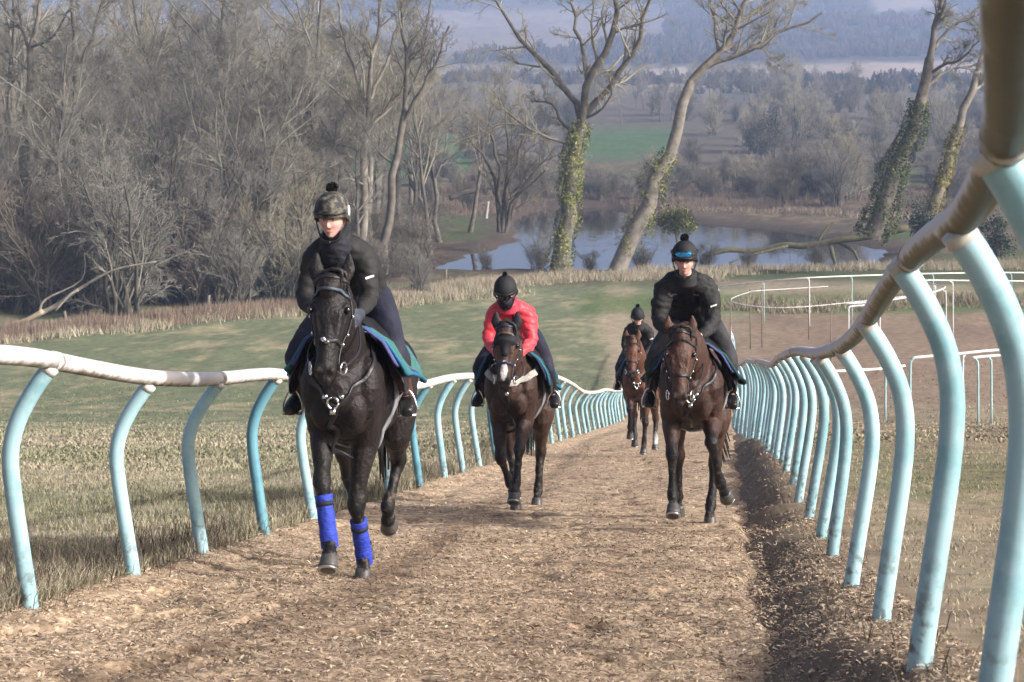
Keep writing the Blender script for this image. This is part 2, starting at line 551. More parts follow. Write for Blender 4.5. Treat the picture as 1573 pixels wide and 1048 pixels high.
g1 = chips(135000, 3.2, 15, .008, .033, 1); g2 = chips(16000, 8, 40, .02, .05, 2)
V, F = merge([(g1[0], g1[1]), (g2[0], g2[1])])
chip_m = mat('wood chip', None, rough=.8, var=.2, scale=60, attr=True, spec=.3)
tag(obj('wood_chips', mesh_np('wood_chips', V, F, np.vstack([g1[2], g2[2]]), smooth=False), chip_m), 'loose pale wood chips strewn over the gallop', kind='stuff')

# ------------------------------------------------------------------ pond water
bb0 = pond.min(0) - 3; bb1 = pond.max(0) + 3
m, nt, b = nodes_of('pond water')
b.inputs['Base Color'].default_value = (.018, .02, .018, 1)
b.inputs['Roughness'].default_value = .02
b.inputs['IOR'].default_value = 1.33
b.inputs['Specular IOR Level'].default_value = .6
tc = nt.nodes.new('ShaderNodeTexCoord')
mp = nt.nodes.new('ShaderNodeMapping'); mp.inputs['Scale'].default_value = (1, .35, 1)
nz = nt.nodes.new('ShaderNodeTexNoise'); nz.inputs['Scale'].default_value = .9; nz.inputs['Detail'].default_value = 4
bp = nt.nodes.new('ShaderNodeBump'); bp.inputs['Strength'].default_value = .3; bp.inputs['Distance'].default_value = .05
nt.links.new(tc.outputs['Object'], mp.inputs['Vector']); nt.links.new(mp.outputs['Vector'], nz.inputs['Vector'])
nt.links.new(nz.outputs['Fac'], bp.inputs['Height']); nt.links.new(bp.outputs['Normal'], b.inputs['Normal'])
V = np.array([[bb0[0], bb0[1], WATER_Z], [bb1[0], bb0[1], WATER_Z], [bb1[0], bb1[1], WATER_Z], [bb0[0], bb1[1], WATER_Z]])
tag(obj('pond_water', mesh_np('pond_water', V, np.array([[0, 1, 2, 3]])), m), 'still pond reflecting the pale sky among bare trees', kind='structure')
# ------------------------------------------------------------------ running rails beside the gallop
def post_material(name, c, c_dark):
    m, nt, b = nodes_of(name)
    L = nt.links.new
    tc = nt.nodes.new('ShaderNodeTexCoord')
    nz = nt.nodes.new('ShaderNodeTexNoise'); nz.inputs['Scale'].default_value = 3.2; nz.inputs['Detail'].default_value = 9; nz.inputs['Roughness'].default_value = .7
    oi = nt.nodes.new('ShaderNodeObjectInfo')
    ad = nt.nodes.new('ShaderNodeVectorMath'); ad.operation = 'ADD'
    mu = nt.nodes.new('ShaderNodeMath'); mu.operation = 'MULTIPLY'; mu.inputs[1].default_value = 40
    L(oi.outputs['Random'], mu.inputs[0]); L(tc.outputs['Object'], ad.inputs[0]); L(mu.outputs[0], ad.inputs[1])
    L(ad.outputs[0], nz.inputs['Vector'])
    r = nt.nodes.new('ShaderNodeValToRGB')
    r.color_ramp.elements[0].position = .38; r.color_ramp.elements[0].color = (*c_dark, 1)
    r.color_ramp.elements[1].position = .5; r.color_ramp.elements[1].color = (*c, 1)
    L(nz.outputs['Fac'], r.inputs['Fac'])
    # splashes of earth near the foot
    sx = nt.nodes.new('ShaderNodeSeparateXYZ'); L(tc.outputs['Object'], sx.inputs[0])
    mr = nt.nodes.new('ShaderNodeMapRange'); mr.inputs['From Min'].default_value = .42; mr.inputs['From Max'].default_value = .0
    L(sx.outputs['Z'], mr.inputs['Value'])
    n2 = nt.nodes.new('ShaderNodeTexNoise'); n2.inputs['Scale'].default_value = 22; n2.inputs['Detail'].default_value = 6
    L(ad.outputs[0], n2.inputs['Vector'])
    mm = nt.nodes.new('ShaderNodeMath'); mm.operation = 'MULTIPLY'; L(mr.outputs[0], mm.inputs[0])
    st = nt.nodes.new('ShaderNodeMapRange'); st.inputs['From Min'].default_value = .5; st.inputs['From Max'].default_value = .64
    L(n2.outputs['Fac'], st.inputs['Value']); L(st.outputs[0], mm.inputs[1])
    mx = nt.nodes.new('ShaderNodeMixRGB'); L(mm.outputs[0], mx.inputs[0]); L(r.outputs['Color'], mx.inputs[1]); mx.inputs[2].default_value = (.1, .085, .06, 1)
    # tone of its own for every post
    hs = nt.nodes.new('ShaderNodeHueSaturation')
    vr = nt.nodes.new('ShaderNodeMapRange'); vr.inputs['To Min'].default_value = .82; vr.inputs['To Max'].default_value = 1.08
    L(oi.outputs['Random'], vr.inputs['Value']); L(vr.outputs[0], hs.inputs['Value']); L(mx.outputs['Color'], hs.inputs['Color'])
    L(hs.outputs['Color'], b.inputs['Base Color'])
    b.inputs['Roughness'].default_value = .42
    b.inputs['Specular IOR Level'].default_value = .35
    return m
post_m = post_material('aqua plastic', (.36, .565, .62), (.24, .45, .5))
post_blue_m = post_material('weathered blue plastic', (.12, .29, .36), (.07, .2, .26))
# rail: weathered white plastic with green-brown algae on the underside
m, nt, b = nodes_of('weathered white rail')
L = nt.links.new
at = nt.nodes.new('ShaderNodeAttribute'); at.attribute_name = 'Col'
tc = nt.nodes.new('ShaderNodeTexCoord')
nz = nt.nodes.new('ShaderNodeTexNoise'); nz.inputs['Scale'].default_value = 9; nz.inputs['Detail'].default_value = 8; nz.inputs['Roughness'].default_value = .7
L(tc.outputs['Object'], nz.inputs['Vector'])
sc_ = nt.nodes.new('ShaderNodeSeparateColor'); L(at.outputs['Color'], sc_.inputs['Color'])
ad = nt.nodes.new('ShaderNodeMath'); ad.operation = 'ADD'; L(sc_.outputs['Red'], ad.inputs[0])
ms = nt.nodes.new('ShaderNodeMath'); ms.operation = 'MULTIPLY_ADD'; ms.inputs[1].default_value = .9; ms.inputs[2].default_value = -.45
L(nz.outputs['Fac'], ms.inputs[0]); L(ms.outputs[0], ad.inputs[1])
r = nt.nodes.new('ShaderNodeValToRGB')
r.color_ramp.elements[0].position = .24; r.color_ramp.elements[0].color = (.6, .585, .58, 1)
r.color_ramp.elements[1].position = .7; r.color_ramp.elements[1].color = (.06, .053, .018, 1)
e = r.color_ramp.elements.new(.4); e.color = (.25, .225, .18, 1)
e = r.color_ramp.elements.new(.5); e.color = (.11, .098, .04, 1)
L(ad.outputs[0], r.inputs['Fac']); L(r.outputs['Color'], b.inputs['Base Color'])
b.inputs['Roughness'].default_value = .5
bp = nt.nodes.new('ShaderNodeBump'); bp.inputs['Strength'].default_value = .15; bp.inputs['Distance'].default_value = .01
L(nz.outputs['Fac'], bp.inputs['Height']); L(bp.outputs['Normal'], b.inputs['Normal'])
rail_m = m
white_m = mat('white plastic', (.72, .72, .72), rough=.45, var=.12, scale=6)
collar_m = mat('pale collar', (.5, .5, .46), rough=.5, var=.25, scale=14)
far_aqua_m = mat('pale aqua tube', (.36, .55, .57), rough=.5, var=.12, scale=3)

def post_mesh(name, sgn, bulge, mt, over=0.0, r=.044):
    zs = [-.2, 0, .3, .6, .8, .95, 1.07, 1.17, 1.24]
    os_ = [-.01, 0, .042, .085, .1, .085 - over * .3, .045 - over * .6, -.005 - over * .85, -.05 - over]
    pts = [(sgn * o * bulge, 0, z) for o, z in zip(os_, zs)]
    V, F = tube1(pts, r, 12, 3)
    me = mesh_np(name, V, F); me.materials.append(mt)
    return me
def collar_mesh(sgn, o=0.0):
    pts = [(sgn * (-.04 - o * .95), 0, 1.222), (sgn * (-.049 - o * .98), 0, 1.235), (sgn * (-.058 - o), 0, 1.248)]
    V, F = tube1(pts, .0465 if o else .0425, 12, 1)
    me = mesh_np('collar', V, F); me.materials.append(collar_m)
    return me

def build_rail(root, pathpts, sgn, dirt, joints, side):
    """pathpts: dense (n,3) world path; split at joint indices into one pipe per length"""
    P = np.asarray(pathpts)
    for a, b_ in zip(joints[:-1], joints[1:]):
        seg = P[a:b_ + 1]
        if len(seg) < 2: continue
        # overlap end slightly shorter to leave a dark joint
        seg = seg.copy()
        d = seg[-1] - seg[-2]; seg[-1] = seg[-1] - d * .06
        V, F = tube1(seg, side, 16, 1)
        cen = np.repeat(seg, 16, 0)
        cen = np.vstack([cen, seg[0], seg[-1]])
        n = V - cen
        n /= np.linalg.norm(n, axis=1, keepdims=True) + 1e-9
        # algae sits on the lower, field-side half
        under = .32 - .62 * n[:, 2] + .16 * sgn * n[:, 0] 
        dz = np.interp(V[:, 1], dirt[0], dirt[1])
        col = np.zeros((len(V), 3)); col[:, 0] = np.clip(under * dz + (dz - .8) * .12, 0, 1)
        obj('rail', mesh_np('rail', V, F, col), rail_m, root)
        # sleeve over the joint
        t = P[b_] - P[max(b_ - 1, 0)]; t /= np.linalg.norm(t)
        V, F = tube1([P[b_] - t * .035, P[b_] + t * .035], side * 1.07, 14, 1)
        col = np.zeros((len(V), 3)); col[:, 0] = .3
        obj('sleeve', mesh_np('sleeve', V, F, col), rail_m, root)

def fence(name, label, cat, Ys, linef, raisef, rail_knots, sgn, blue, dirt, over=0.0, pr=.044, rr=.048):
    root = empty(name, (linef(Ys[0]), Ys[0], float(base_z(Ys[0]) + raisef(Ys[0]))))
    tag(root, label, cat)
    inv = Matrix.Translation(-Vector(root.location))
    k = np.array(rail_knots)                                     # Y, x, z
    yy = np.linspace(k[0, 0], k[-1, 0], int((k[-1, 0] - k[0, 0]) / .28))
    # smooth through the knots
    cr = cat_rom(k[:, :3], 8)
    o_ = np.argsort(cr[:, 0]); cr = cr[o_]
    path = np.stack([np.interp(yy, cr[:, 0], cr[:, 1]), yy, np.interp(yy, cr[:, 0], cr[:, 2])], 1)
    off = np.array(root.location)
    variants = [post_mesh('post', sgn, bl, post_m, over, pr) for bl in (1.0, 1.12, .9, 1.05)]
    variants_b = [post_mesh('post', sgn, bl, post_blue_m, over, pr) for bl in (1.0, 1.1)]
    cm = collar_mesh(sgn, over)
    r = random.Random(5 if sgn > 0 else 9)
    pidx = []
    for i, Y in enumerate(Ys):
        x = linef(Y); gz_ = float(base_z(Y) + raisef(Y)) 
        j = int(np.argmin(np.abs(yy - Y))); top = path[j, 2] - .025
        pidx.append(j)
        me = variants_b[i % 2] if i in blue else variants[r.randrange(4)]
        p = obj('post', me, None, root)
        h = (top - gz_) / 1.24
        # foot moves so the head meets the rail
        fx = path[j, 0] + sgn * (.05 + over)
        p.location = Vector((fx, Y, gz_)) - Vector(off)
        p.scale = (1, 1, h)
        p.rotation_euler = (r.uniform(-.018, .018), r.uniform(-.012, .012), r.uniform(-.15, .15))
        c_ = obj('collar', cm, None, p)
    js = [0] + pidx[1::2] + [len(yy) - 1]
    js = sorted(set(js))
    build_rail(root, path - off, sgn, (np.array(dirt[0]) - off[1], dirt[1]), js, rr)
    return root, path

def knotsL():
    out = [(Y, xL(Y) + .1, float(base_z(Y)) + 1.27) for Y in (1.0, 3.0, 5.0)]
    data = [(-260, 560), (-120, 540), (0, 545), (62, 551), (135, 565), (220, 579), (290, 583), (345, 581), (395, 576), (430, 576), (500, 588), (560, 595), (610, 596), (650, 591), (690, 581), (728, 578), (770, 581),
            (845, 579), (862, 582), (880, 591), (897, 602), (915, 603), (930, 599), (944, 600), (958, 597)]
    for px, py in data:
        Y = 9660 / (1105.7 - px)
        out.append((Y, (px - CX) / FPX * Y, -(py - HOR) / FPX * Y))
    for Y in (74, 82, 90):
        out.append((Y, xL(Y) + .1, float(base_z(Y)) + 1.2))
    return out
left_Y = [1.6, 3.2, 4.8, 6.3, 7.75, 9.37, 11.0, 12.5, 14.2, 15.9, 17.7, 19.6, 21.6, 23.5, 25.1, 27.0] + [28.9 + 1.9 * k for k in range(32)]
left_fence, left_path = fence('running_rail', 'wavy white rail on curved aqua posts at the grass edge of the gallop', 'running rail',
    left_Y, xL, raiseL, knotsL(), -1, {8, 12, 16}, ([0, 100], [.62, .45]), over=.05)
def knotsR():
    out = []
    data = [(1.2, 1600, -420), (1.6, 1578, -150), (2.0, 1562, 20), (2.6, 1556, 165), (3.3, 1527, 260), (4.2, 1478, 335), (5.0, 1432, 366), (5.9, 1391, 405), (6.7, 1362, 445), (7.5, 1338, 482), (8.4, 1318, 510), (9.2, 1300, 527),
            (10.2, 1281, 537), (12.2, 1255, 543), (14.5, 1232, 540), (16.5, 1218, 541), (18.5, 1207, 545), (21, 1196, 551), (24, 1186, 560), (27, 1176, 558),
            (31, 1165, 555), (35, 1156, 556), (39, 1147, 554), (43, 1141, 558), (47, 1135, 562), (52, 1129, 575), (58, 1124, 588)]
    for Y, px, py in data:
        out.append((Y, (px - CX) / FPX * Y, -(py - HOR) / FPX * Y))
    for Y, px in ((66, 1126), (75, 1127), (83, 1124), (92, 1122)):
        out.append((Y, (px - CX) / FPX * Y, float(base_z(Y)) + 1.25))
    return out
right_Y = [1.0, 3.0, 4.25, 5.8, 7.65, 9.6, 11.5, 12.9, 14.6, 16.2, 18.0] + [19.8 + 1.85 * k for k in range(39)]
right_fence, right_path = fence('running_rail', 'mossy rail on big curved aqua posts rising close beside the camera', 'running rail',
    right_Y, xR, raiseR, knotsR(), 1, set(), ([0, 3, 4.5, 6, 9, 14, 100], [1., .97, .86, .78, .7, .62, .45]), pr=.04, rr=.04)

# ------------------------------------------------------------------ white rails standing on the valley floor
def valley_rail(label, pts, posts, rad=.06, hook=None, aqua=(), cat='running rail', nm='distant_rail'):
    """pts: (px, row, Y) of the rail; posts: index-free list of (px, Y)"""
    W3 = np.array([P3(*p) for p in pts])
    g0 = float(ground_z(np.array([W3[0, 0]]), np.array([W3[0, 1]]))[0])
    root = empty(nm, (W3[0, 0], W3[0, 1], g0)); off = np.array(root.location)
    tag(root, label, cat)
    V, F = tube1(W3 - off, rad, 8, 4)
    obj('rail', mesh_np('rail', V, F), white_m, root)
    dense = cat_rom(W3, 12)
    for i, q in enumerate(posts):
        j = int(np.argmin(np.abs(CX + FPX * dense[:, 0] / dense[:, 1] - q)))
        t = dense[j]
        lean = .12 if hook is None else hook
        g = float(ground_z(np.array([t[0] + lean]), np.array([t[1]]))[0])
        pts_ = [t, t + [lean * .7, 0, -.12], t + [lean, 0, -.35], [t[0] + lean * 1.05, t[1], g - .1]]
        V, F = tube1(np.array(pts_) - off, rad * .8, 7, 3)
        obj('post', mesh_np('post', V, F), far_aqua_m if i in aqua else white_m, root)
    return root
valley_rail('long white rail curving in front of the pond reeds', [(1085, 443, 106), (1150, 435, 104), (1240, 427, 102), (1340, 423, 104), (1450, 420, 107), (1573, 419, 110), (1720, 421, 113)],
            [1102, 1170, 1238, 1307, 1430, 1552, 1650], .037, .12, (0, 1, 3, 4, 5, 6))
valley_rail('white hooped rail turning back on itself above the others', [(1700, 432, 99), (1573, 432, 98), (1470, 431, 97), (1422, 431, 96), (1434, 437, 94), (1452, 441, 92), (1440, 447, 90), (1420, 452, 88), (1360, 462, 86), (1300, 467, 85)],
            [1428, 1543, 1447, 1456, 1431], .035, .2, (0, 1))
valley_rail('short white rail on two posts seen under the nearest rail', [(1303, 475, 84), (1306, 471, 84), (1330, 469, 84.5), (1353, 470, 85)], [1305, 1354], .04, -.04)
valley_rail('low white rail between the curved posts of the near fence', [(1240, 573, 62), (1290, 570, 62), (1350, 567, 63), (1390, 562, 63.5)], [1275, 1366], .045, -.1, (0, 1))
valley_rail('white rail with one white post far right of the near posts', [(1403, 551, 64), (1410, 549, 64), (1470, 544, 64.5), (1530, 538, 65), (1620, 534, 66)], [1404, 1482, 1600], .05, -.12, (0,))
valley_rail('lower pale rail on aqua posts at the right edge', [(1493, 551, 61), (1500, 549, 61), (1540, 546, 61.5), (1640, 543, 62)], [1497, 1519, 1600], .045, .12, (0, 1, 2))

stake_m = mat('weathered wood', (.17, .14, .11), rough=.9, var=.4, scale=12, bump=.4)
rope_m = mat('white tape', (.7, .7, .7), rough=.6, var=.1)
def tape_fence(label, pts, stakes):
    W3 = np.array([P3(*p) for p in pts])
    g0 = float(ground_z(np.array([W3[0, 0]]), np.array([W3[0, 1]]))[0])
    root = empty('tape_fence', (W3[0, 0], W3[0, 1], g0)); off = np.array(root.location)
    tag(root, label, 'tape fence')
    V, F = tube1(W3 - off, .016, 5, 4)
    obj('tape', mesh_np('tape', V, F), rope_m, root)
    dense = cat_rom(W3, 12)
    for q in stakes:
        j = int(np.argmin(np.abs(CX + FPX * dense[:, 0] / dense[:, 1] - q))); t = dense[j]
        g = float(ground_z(np.array([t[0]]), np.array([t[1]]))[0])
        V, F = tube1(np.array([t + [0, 0, .12], [t[0] + .02, t[1], g - .1]]) - off, .03, 5, 1)
        obj('stake', mesh_np('stake', V, F), stake_m, root)
tape_fence('slack white tape looping between thin stakes on brown ground', [(1420, 452, 86), (1330, 462, 84), (1240, 471, 82), (1175, 472, 82), (1122, 462, 84), (1150, 449, 92), (1162, 447, 93), (1225, 443, 96), (1272, 440, 97)], [1122, 1172, 1243, 1276, 1152])

# ------------------------------------------------------------------ grass, reeds, weeds
grass_m = mat('dry grass blade', None, rough=.8, var=.12, scale=3, attr=True, spec=.2)
def blades(pos, h, w, lean, cols, rng, seg2=True):
    n = len(pos)
    a = rng.uniform(0, 2 * PI, n); la = rng.uniform(0, 2 * PI, n)
    e = np.stack([np.cos(a), np.sin(a), np.zeros(n)], 1) * (w * .5)[:, None]
    ld = np.stack([np.cos(la), np.sin(la), np.zeros(n)], 1) * (lean * h)[:, None]
    up = np.stack([np.zeros(n), np.zeros(n), h], 1)
    p = np.asarray(pos)
    if seg2:
        V = np.stack([p - e, p + e, p + up * .6 + ld * .35 + e * .75, p + up * .6 + ld * .35 - e * .75, p + up * (1 - .25 * lean[:, None]) + ld], 1).reshape(-1, 3)
        b0 = (np.arange(n) * 5)[:, None]
        F = [b0 + np.array([[0, 1, 2, 3]]), b0 + np.array([[3, 2, 4]])]
        return V, F, np.repeat(cols, 5, 0)
    V = np.stack([p - e, p + e, p + up + ld], 1).reshape(-1, 3)
    b0 = (np.arange(n) * 3)[:, None]
    return V, [b0 + np.array([[0, 1, 2]])], np.repeat(cols, 3, 0)

def grass_obj(name, label, sets):
    V, F = merge([(s[0], s[1]) for s in sets])
    me = mesh_np(name, V, F, np.vstack([s[2] for s in sets]), smooth=False)
    tag(obj(name, me, grass_m), label, kind='stuff')

def pick(rng, n, cols, p):
    c = np.array(cols)[rng.choice(len(cols), n, p=p)]
    return c * rng.uniform(.75, 1.2, (n, 1))
TAN, STRAW, OLV, GRN, RED = (.335, .295, .21), (.43, .385, .28), (.21, .2, .12), (.12, .14, .06), (.2, .14, .1)
rg = np.random.default_rng(11)
sets = []
def field_left(n, y0, y1, dmax, h0, h1, w, hedge, pw=1.0):
    Y = y0 * (y1 / y0) ** rg.random(n)
    d = rg.random(n) ** pw * dmax * (Y / y1 if y1 > 31 else np.interp(Y, [y0, y1], [.45, 1]))
    x = xL(Y) - .02 - d
    clump = fbm(x * 1.6, Y * 1.2, 77, 3)
    keep = rg.random(n) < .25 + 1.2 * clump
    x, Y, d, clump = x[keep], Y[keep], d[keep], clump[keep]
    n = len(x)
    h = rg.uniform(h0, h1, n) * (.5 + clump) * (1 + hedge * np.exp(-d / .7))
    z = ground_z(x, Y) - .01
    c = pick(rg, n, [TAN, STRAW, OLV, GRN], [.4, .2, .26, .14])
    g = sstep(.45, .65, fbm(x * .22, Y * .22, 21, 4))[:, None]
    c = c * (1 - g * .35) + np.array(OLV) * g * .35
    gm = np.interp(Y, [10, 22, 34], [.35, .6, .85])[:, None]
    c = c * (1 - gm) + ground_col(x, Y, z) * 1.12 * gm
    return blades(np.stack([x, Y, z], 1), h, np.full(n, w) * rg.uniform(.6, 1.4, n) * np.interp(Y, [8, 30], [1, 1.8]), rg.uniform(.1, .9, n), c, rg)
sets.append(field_left(130000, 6.5, 32, 9.5, .025, .075, .0055, 1.0))
sets.append(field_left(24000, 6.5, 40, .9, .06, .17, .005, .3))
sets.append(field_left(60000, 26, 84, 34, .03, .09, .018, .4))
grass_obj('dry_grass', 'dry winter grass standing in the field left of the gallop', sets)
sets = []
def field_right(n, y0, y1, d0, dmax, h0, h1, w, hedge):
    Y = y0 * (y1 / y0) ** rg.random(n)
    d = d0 + rg.random(n) * dmax
    x = xR(Y) + d
    clump = fbm(x * 1.6, Y * 1.2, 177, 3)
    keep = rg.random(n) < .1 + 1.3 * clump
    x, Y, d, clump = x[keep], Y[keep], d[keep], clump[keep]
    n = len(x)
    h = rg.uniform(h0, h1, n) * (.5 + clump) * (1 + hedge * np.exp(-np.abs(d) / .4))
    z = ground_z(x, Y) - .01
    c = pick(rg, n, [TAN, STRAW, OLV, GRN, RED], [.38, .22, .18, .12, .1])
    gm = np.interp(Y, [5, 20, 40], [.2, .5, .85])[:, None]
    c = c * (1 - gm) + ground_col(x, Y, z) * 1.3 * gm
    return blades(np.stack([x, Y, z], 1), h, np.full(n, w) * rg.uniform(.6, 1.4, n) * np.interp(Y, [4, 30], [1, 2.2]), rg.uniform(.4, 1.5, n), c, rg)
sets.append(field_right(100000, 3, 40, .35, 6.5, .02, .055, .004, .1))
sets.append(field_right(1500, 3.2, 60, -.45, .55, .015, .05, .003, .2))
sets.append(field_right(3500, 3.2, 60, -.12, .9, .015, .05, .003, .1))
sets.append(field_right(30000, 30, 88, .3, 26, .03, .09, .02, .3))
grass_obj('bank_grass', 'short brown grass along the bank right of the gallop', sets)

# dark dead stalks at the feet of the left posts and on the bank
sets = []
n = 3800
Y = 8 * (34 / 8) ** rg.random(n); k = fbm(Y * 1.1, Y * 0 + 2, 19, 3)
x = xL(Y) + rg.normal(-.2, .14, n)
m_ = (k > .42); x, Y = x[m_], Y[m_]; n = len(x)
sets.append(blades(np.stack([x, Y, ground_z(x, Y)], 1), rg.uniform(.08, .34, n), np.full(n, .0055), rg.uniform(.1, .7, n), pick(rg, n, [(.09, .068, .055), (.15, .11, .08), (.06, .048, .042)], [.4, .3, .3]), rg))
n = 300
Y = 3.5 * (30 / 3.5) ** rg.random(n); x = xR(Y) + rg.normal(-.08, .17, n)
sets.append(blades(np.stack([x, Y, ground_z(x, Y)], 1), rg.uniform(.03, .14, n), np.full(n, .005), rg.uniform(.2, .9, n), pick(rg, n, [(.09, .065, .05), (.16, .115, .08), (.24, .18, .12)], [.4, .4, .2]), rg))
grass_obj('dead_weeds', 'dark dead weed stalks crowding the feet of the posts', sets)

# reeds and long dead grass at the far edge of the pasture
def band(n, pts, depth, h0, h1, w, cols, p, seed, lean=.35):
    r = np.random.default_rng(seed)
    A = np.array(pts, float)                                   # (x, Y) polyline
    seg = np.linalg.norm(np.diff(A, axis=0), axis=1); cum = np.concatenate([[0], np.cumsum(seg)])
    t = r.random(n) * cum[-1]
    x = np.interp(t, cum, A[:, 0]); Y = np.interp(t, cum, A[:, 1]) + (r.random(n) - .3) * depth
    x = x + r.normal(0, .6, n)
    cl = fbm(x * .5, Y * .5, seed, 3)
    keep = (r.random(n) < 2.4 * cl - .55) & (pond_sd(x, Y) > .4)
    x, Y, cl = x[keep], Y[keep], cl[keep]; n = len(x)
    z = ground_z(x, Y) - .03
    return blades(np.stack([x, Y, z], 1), r.uniform(h0, h1, n) * (.45 + cl), np.full(n, w) * r.uniform(.6, 1.4, n), r.uniform(.05, lean, n), pick(r, n, cols, p), r, seg2=False)
def gxy(px, py):                                              # a point of the valley floor (z about -12.45) under a row
    Y = FPX * 12.4 / (py - HOR)
    return ((px - CX) / FPX * Y, Y)
PINK = (.24, .165, .125)
sets = [band(40000, [gxy(-60, 528), gxy(120, 505), gxy(300, 490), gxy(470, 478), gxy(600, 468)], 6, .18, .75, .03, [PINK, TAN, (.15, .11, .085)], [.55, .2, .25], 4),
        band(12000, [gxy(-60, 532), gxy(150, 510), gxy(330, 494), gxy(500, 480), gxy(720, 458), gxy(800, 452)], 2.0, .2, .6, .045, [STRAW, TAN, OLV], [.5, .35, .15], 5, .8),
        band(36000, [gxy(600, 462), gxy(700, 447), gxy(800, 436), gxy(900, 430), gxy(1000, 428), gxy(1100, 430)], 6, .15, .62, .03, [STRAW, TAN, PINK], [.45, .35, .2], 6, .6),
        band(32000, [gxy(930, 428), gxy(1100, 423), gxy(1250, 416), gxy(1400, 414), gxy(1600, 414)], 5, .2, .7, .03, [STRAW, TAN, (.2, .15, .1)], [.5, .3, .2], 7, .4),
        band(60000, [(-14, 213), (5, 214), (30, 216), (60, 216), (100, 214)], 46, .25, 1.1, .035, [(.15, .11, .085), (.1, .08, .06), (.2, .155, .105), PINK], [.35, .25, .15, .25], 14, .7),
        band(14000, [(6, 208), (16, 209), (30, 205), (48, 190), (60, 176)], 5, .2, .8, .04, [TAN, STRAW, (.14, .1, .075)], [.3, .2, .5], 15, .8),
        band(9000, [gxy(1110, 470), gxy(1180, 476), gxy(1300, 474), gxy(1420, 466), gxy(1580, 470)], 6, .2, .7, .05, [TAN, OLV, PINK], [.4, .3, .3], 8, .8)]
grass_obj('dead_reeds', 'bands of pale dead reeds between pasture and wood', sets)
# ------------------------------------------------------------------ trees
def bark(name, c, c2, scale=2.2):
    return mat(name, c, rough=.9, col2=c2, scale=scale, bump=.5, bscale=9, spec=.15, detail=7)
bark_grey = bark('grey bark', (.085, .073, .058), (.2, .18, .15))
bark_dark = bark('dark bark', (.055, .047, .038), (.13, .115, .09))
bark_pale = bark('pale bark', (.14, .12, .095), (.32, .29, .245))
twig_grey = bark('grey twigs', (.15, .142, .118), (.285, .272, .235), .5)
twig_pale = bark('pale twigs', (.22, .2, .14), (.38, .35, .26), .5)
twig_dark = bark('dark twigs', (.09, .08, .062), (.16, .145, .11), .5)
twig_red = bark('reddish twigs', (.14, .122, .1), (.24, .21, .175), .5)
ivy_m = mat('ivy leaves', None, rough=.85, var=.3, scale=4, attr=True, spec=.12)
far_m = mat('far bare woodland', None, rough=1.0, var=.15, scale=.05, attr=True, spec=.0)

def children(P, R, n, r, t0=.25, ang=(30, 65), ls=(.25, .5), rr=.55, K=4, wander=.18, up=.08, minr=.008, lmax=99.):
    N, K0, _ = P.shape
    t = r.uniform(t0, .98, (N, n)); f = t * (K0 - 1); i = np.minimum(f.astype(int), K0 - 2); fr = f - i
    a = np.arange(N)[:, None]
    st = P[a, i] * (1 - fr[..., None]) + P[a, i + 1] * fr[..., None]
    tg = P[a, i + 1] - P[a, i]; tg /= np.linalg.norm(tg, axis=2, keepdims=True) + 1e-9
    Lp = np.linalg.norm(np.diff(P, axis=1), axis=2).sum(1)[:, None]
    rad = (R[a, i] * (1 - fr) + R[a, i + 1] * fr) * rr
    rv = r.normal(size=(N, n, 3)); pe = np.cross(tg, rv); pe /= np.linalg.norm(pe, axis=2, keepdims=True) + 1e-9
    an = np.radians(r.uniform(ang[0], ang[1], (N, n)))[..., None]
    d = np.cos(an) * tg + np.sin(an) * pe
    ln = np.minimum(Lp * r.uniform(ls[0], ls[1], (N, n)) * (1.15 - .55 * t), lmax)
    M = N * n
    st = st.reshape(M, 3); d = d.reshape(M, 3); ln = ln.reshape(M); rad = np.maximum(rad.reshape(M), minr)
    pts = [st]; cur = st; dd = d
    for k in range(K - 1):
        dd = dd + r.normal(0, wander, (M, 3)) + np.array([0, 0, up])
        dd = dd / np.linalg.norm(dd, axis=1, keepdims=True)
        cur = cur + dd * (ln / (K - 1))[:, None]
        pts.append(cur)
    Q = np.stack(pts, 1)
    RR = rad[:, None] * np.linspace(1, .3, K)[None]
    return Q, np.maximum(RR, minr * .7)

def branch_mesh(name, levels, mt):
    g = [tubes(P, R, s) for P, R, s in levels]
    V, F = merge([(v, [q]) for v, q in g])
    me = mesh_np(name, V, F); me.materials.append(mt)
    return me

def resample(P, K):
    P = cat_rom(P, 6)
    d = np.concatenate([[0], np.cumsum(np.linalg.norm(np.diff(P, axis=0), axis=1))])
    t = np.linspace(0, d[-1], K)
    return np.stack([np.interp(t, d, P[:, i]) for i in range(3)], 1)

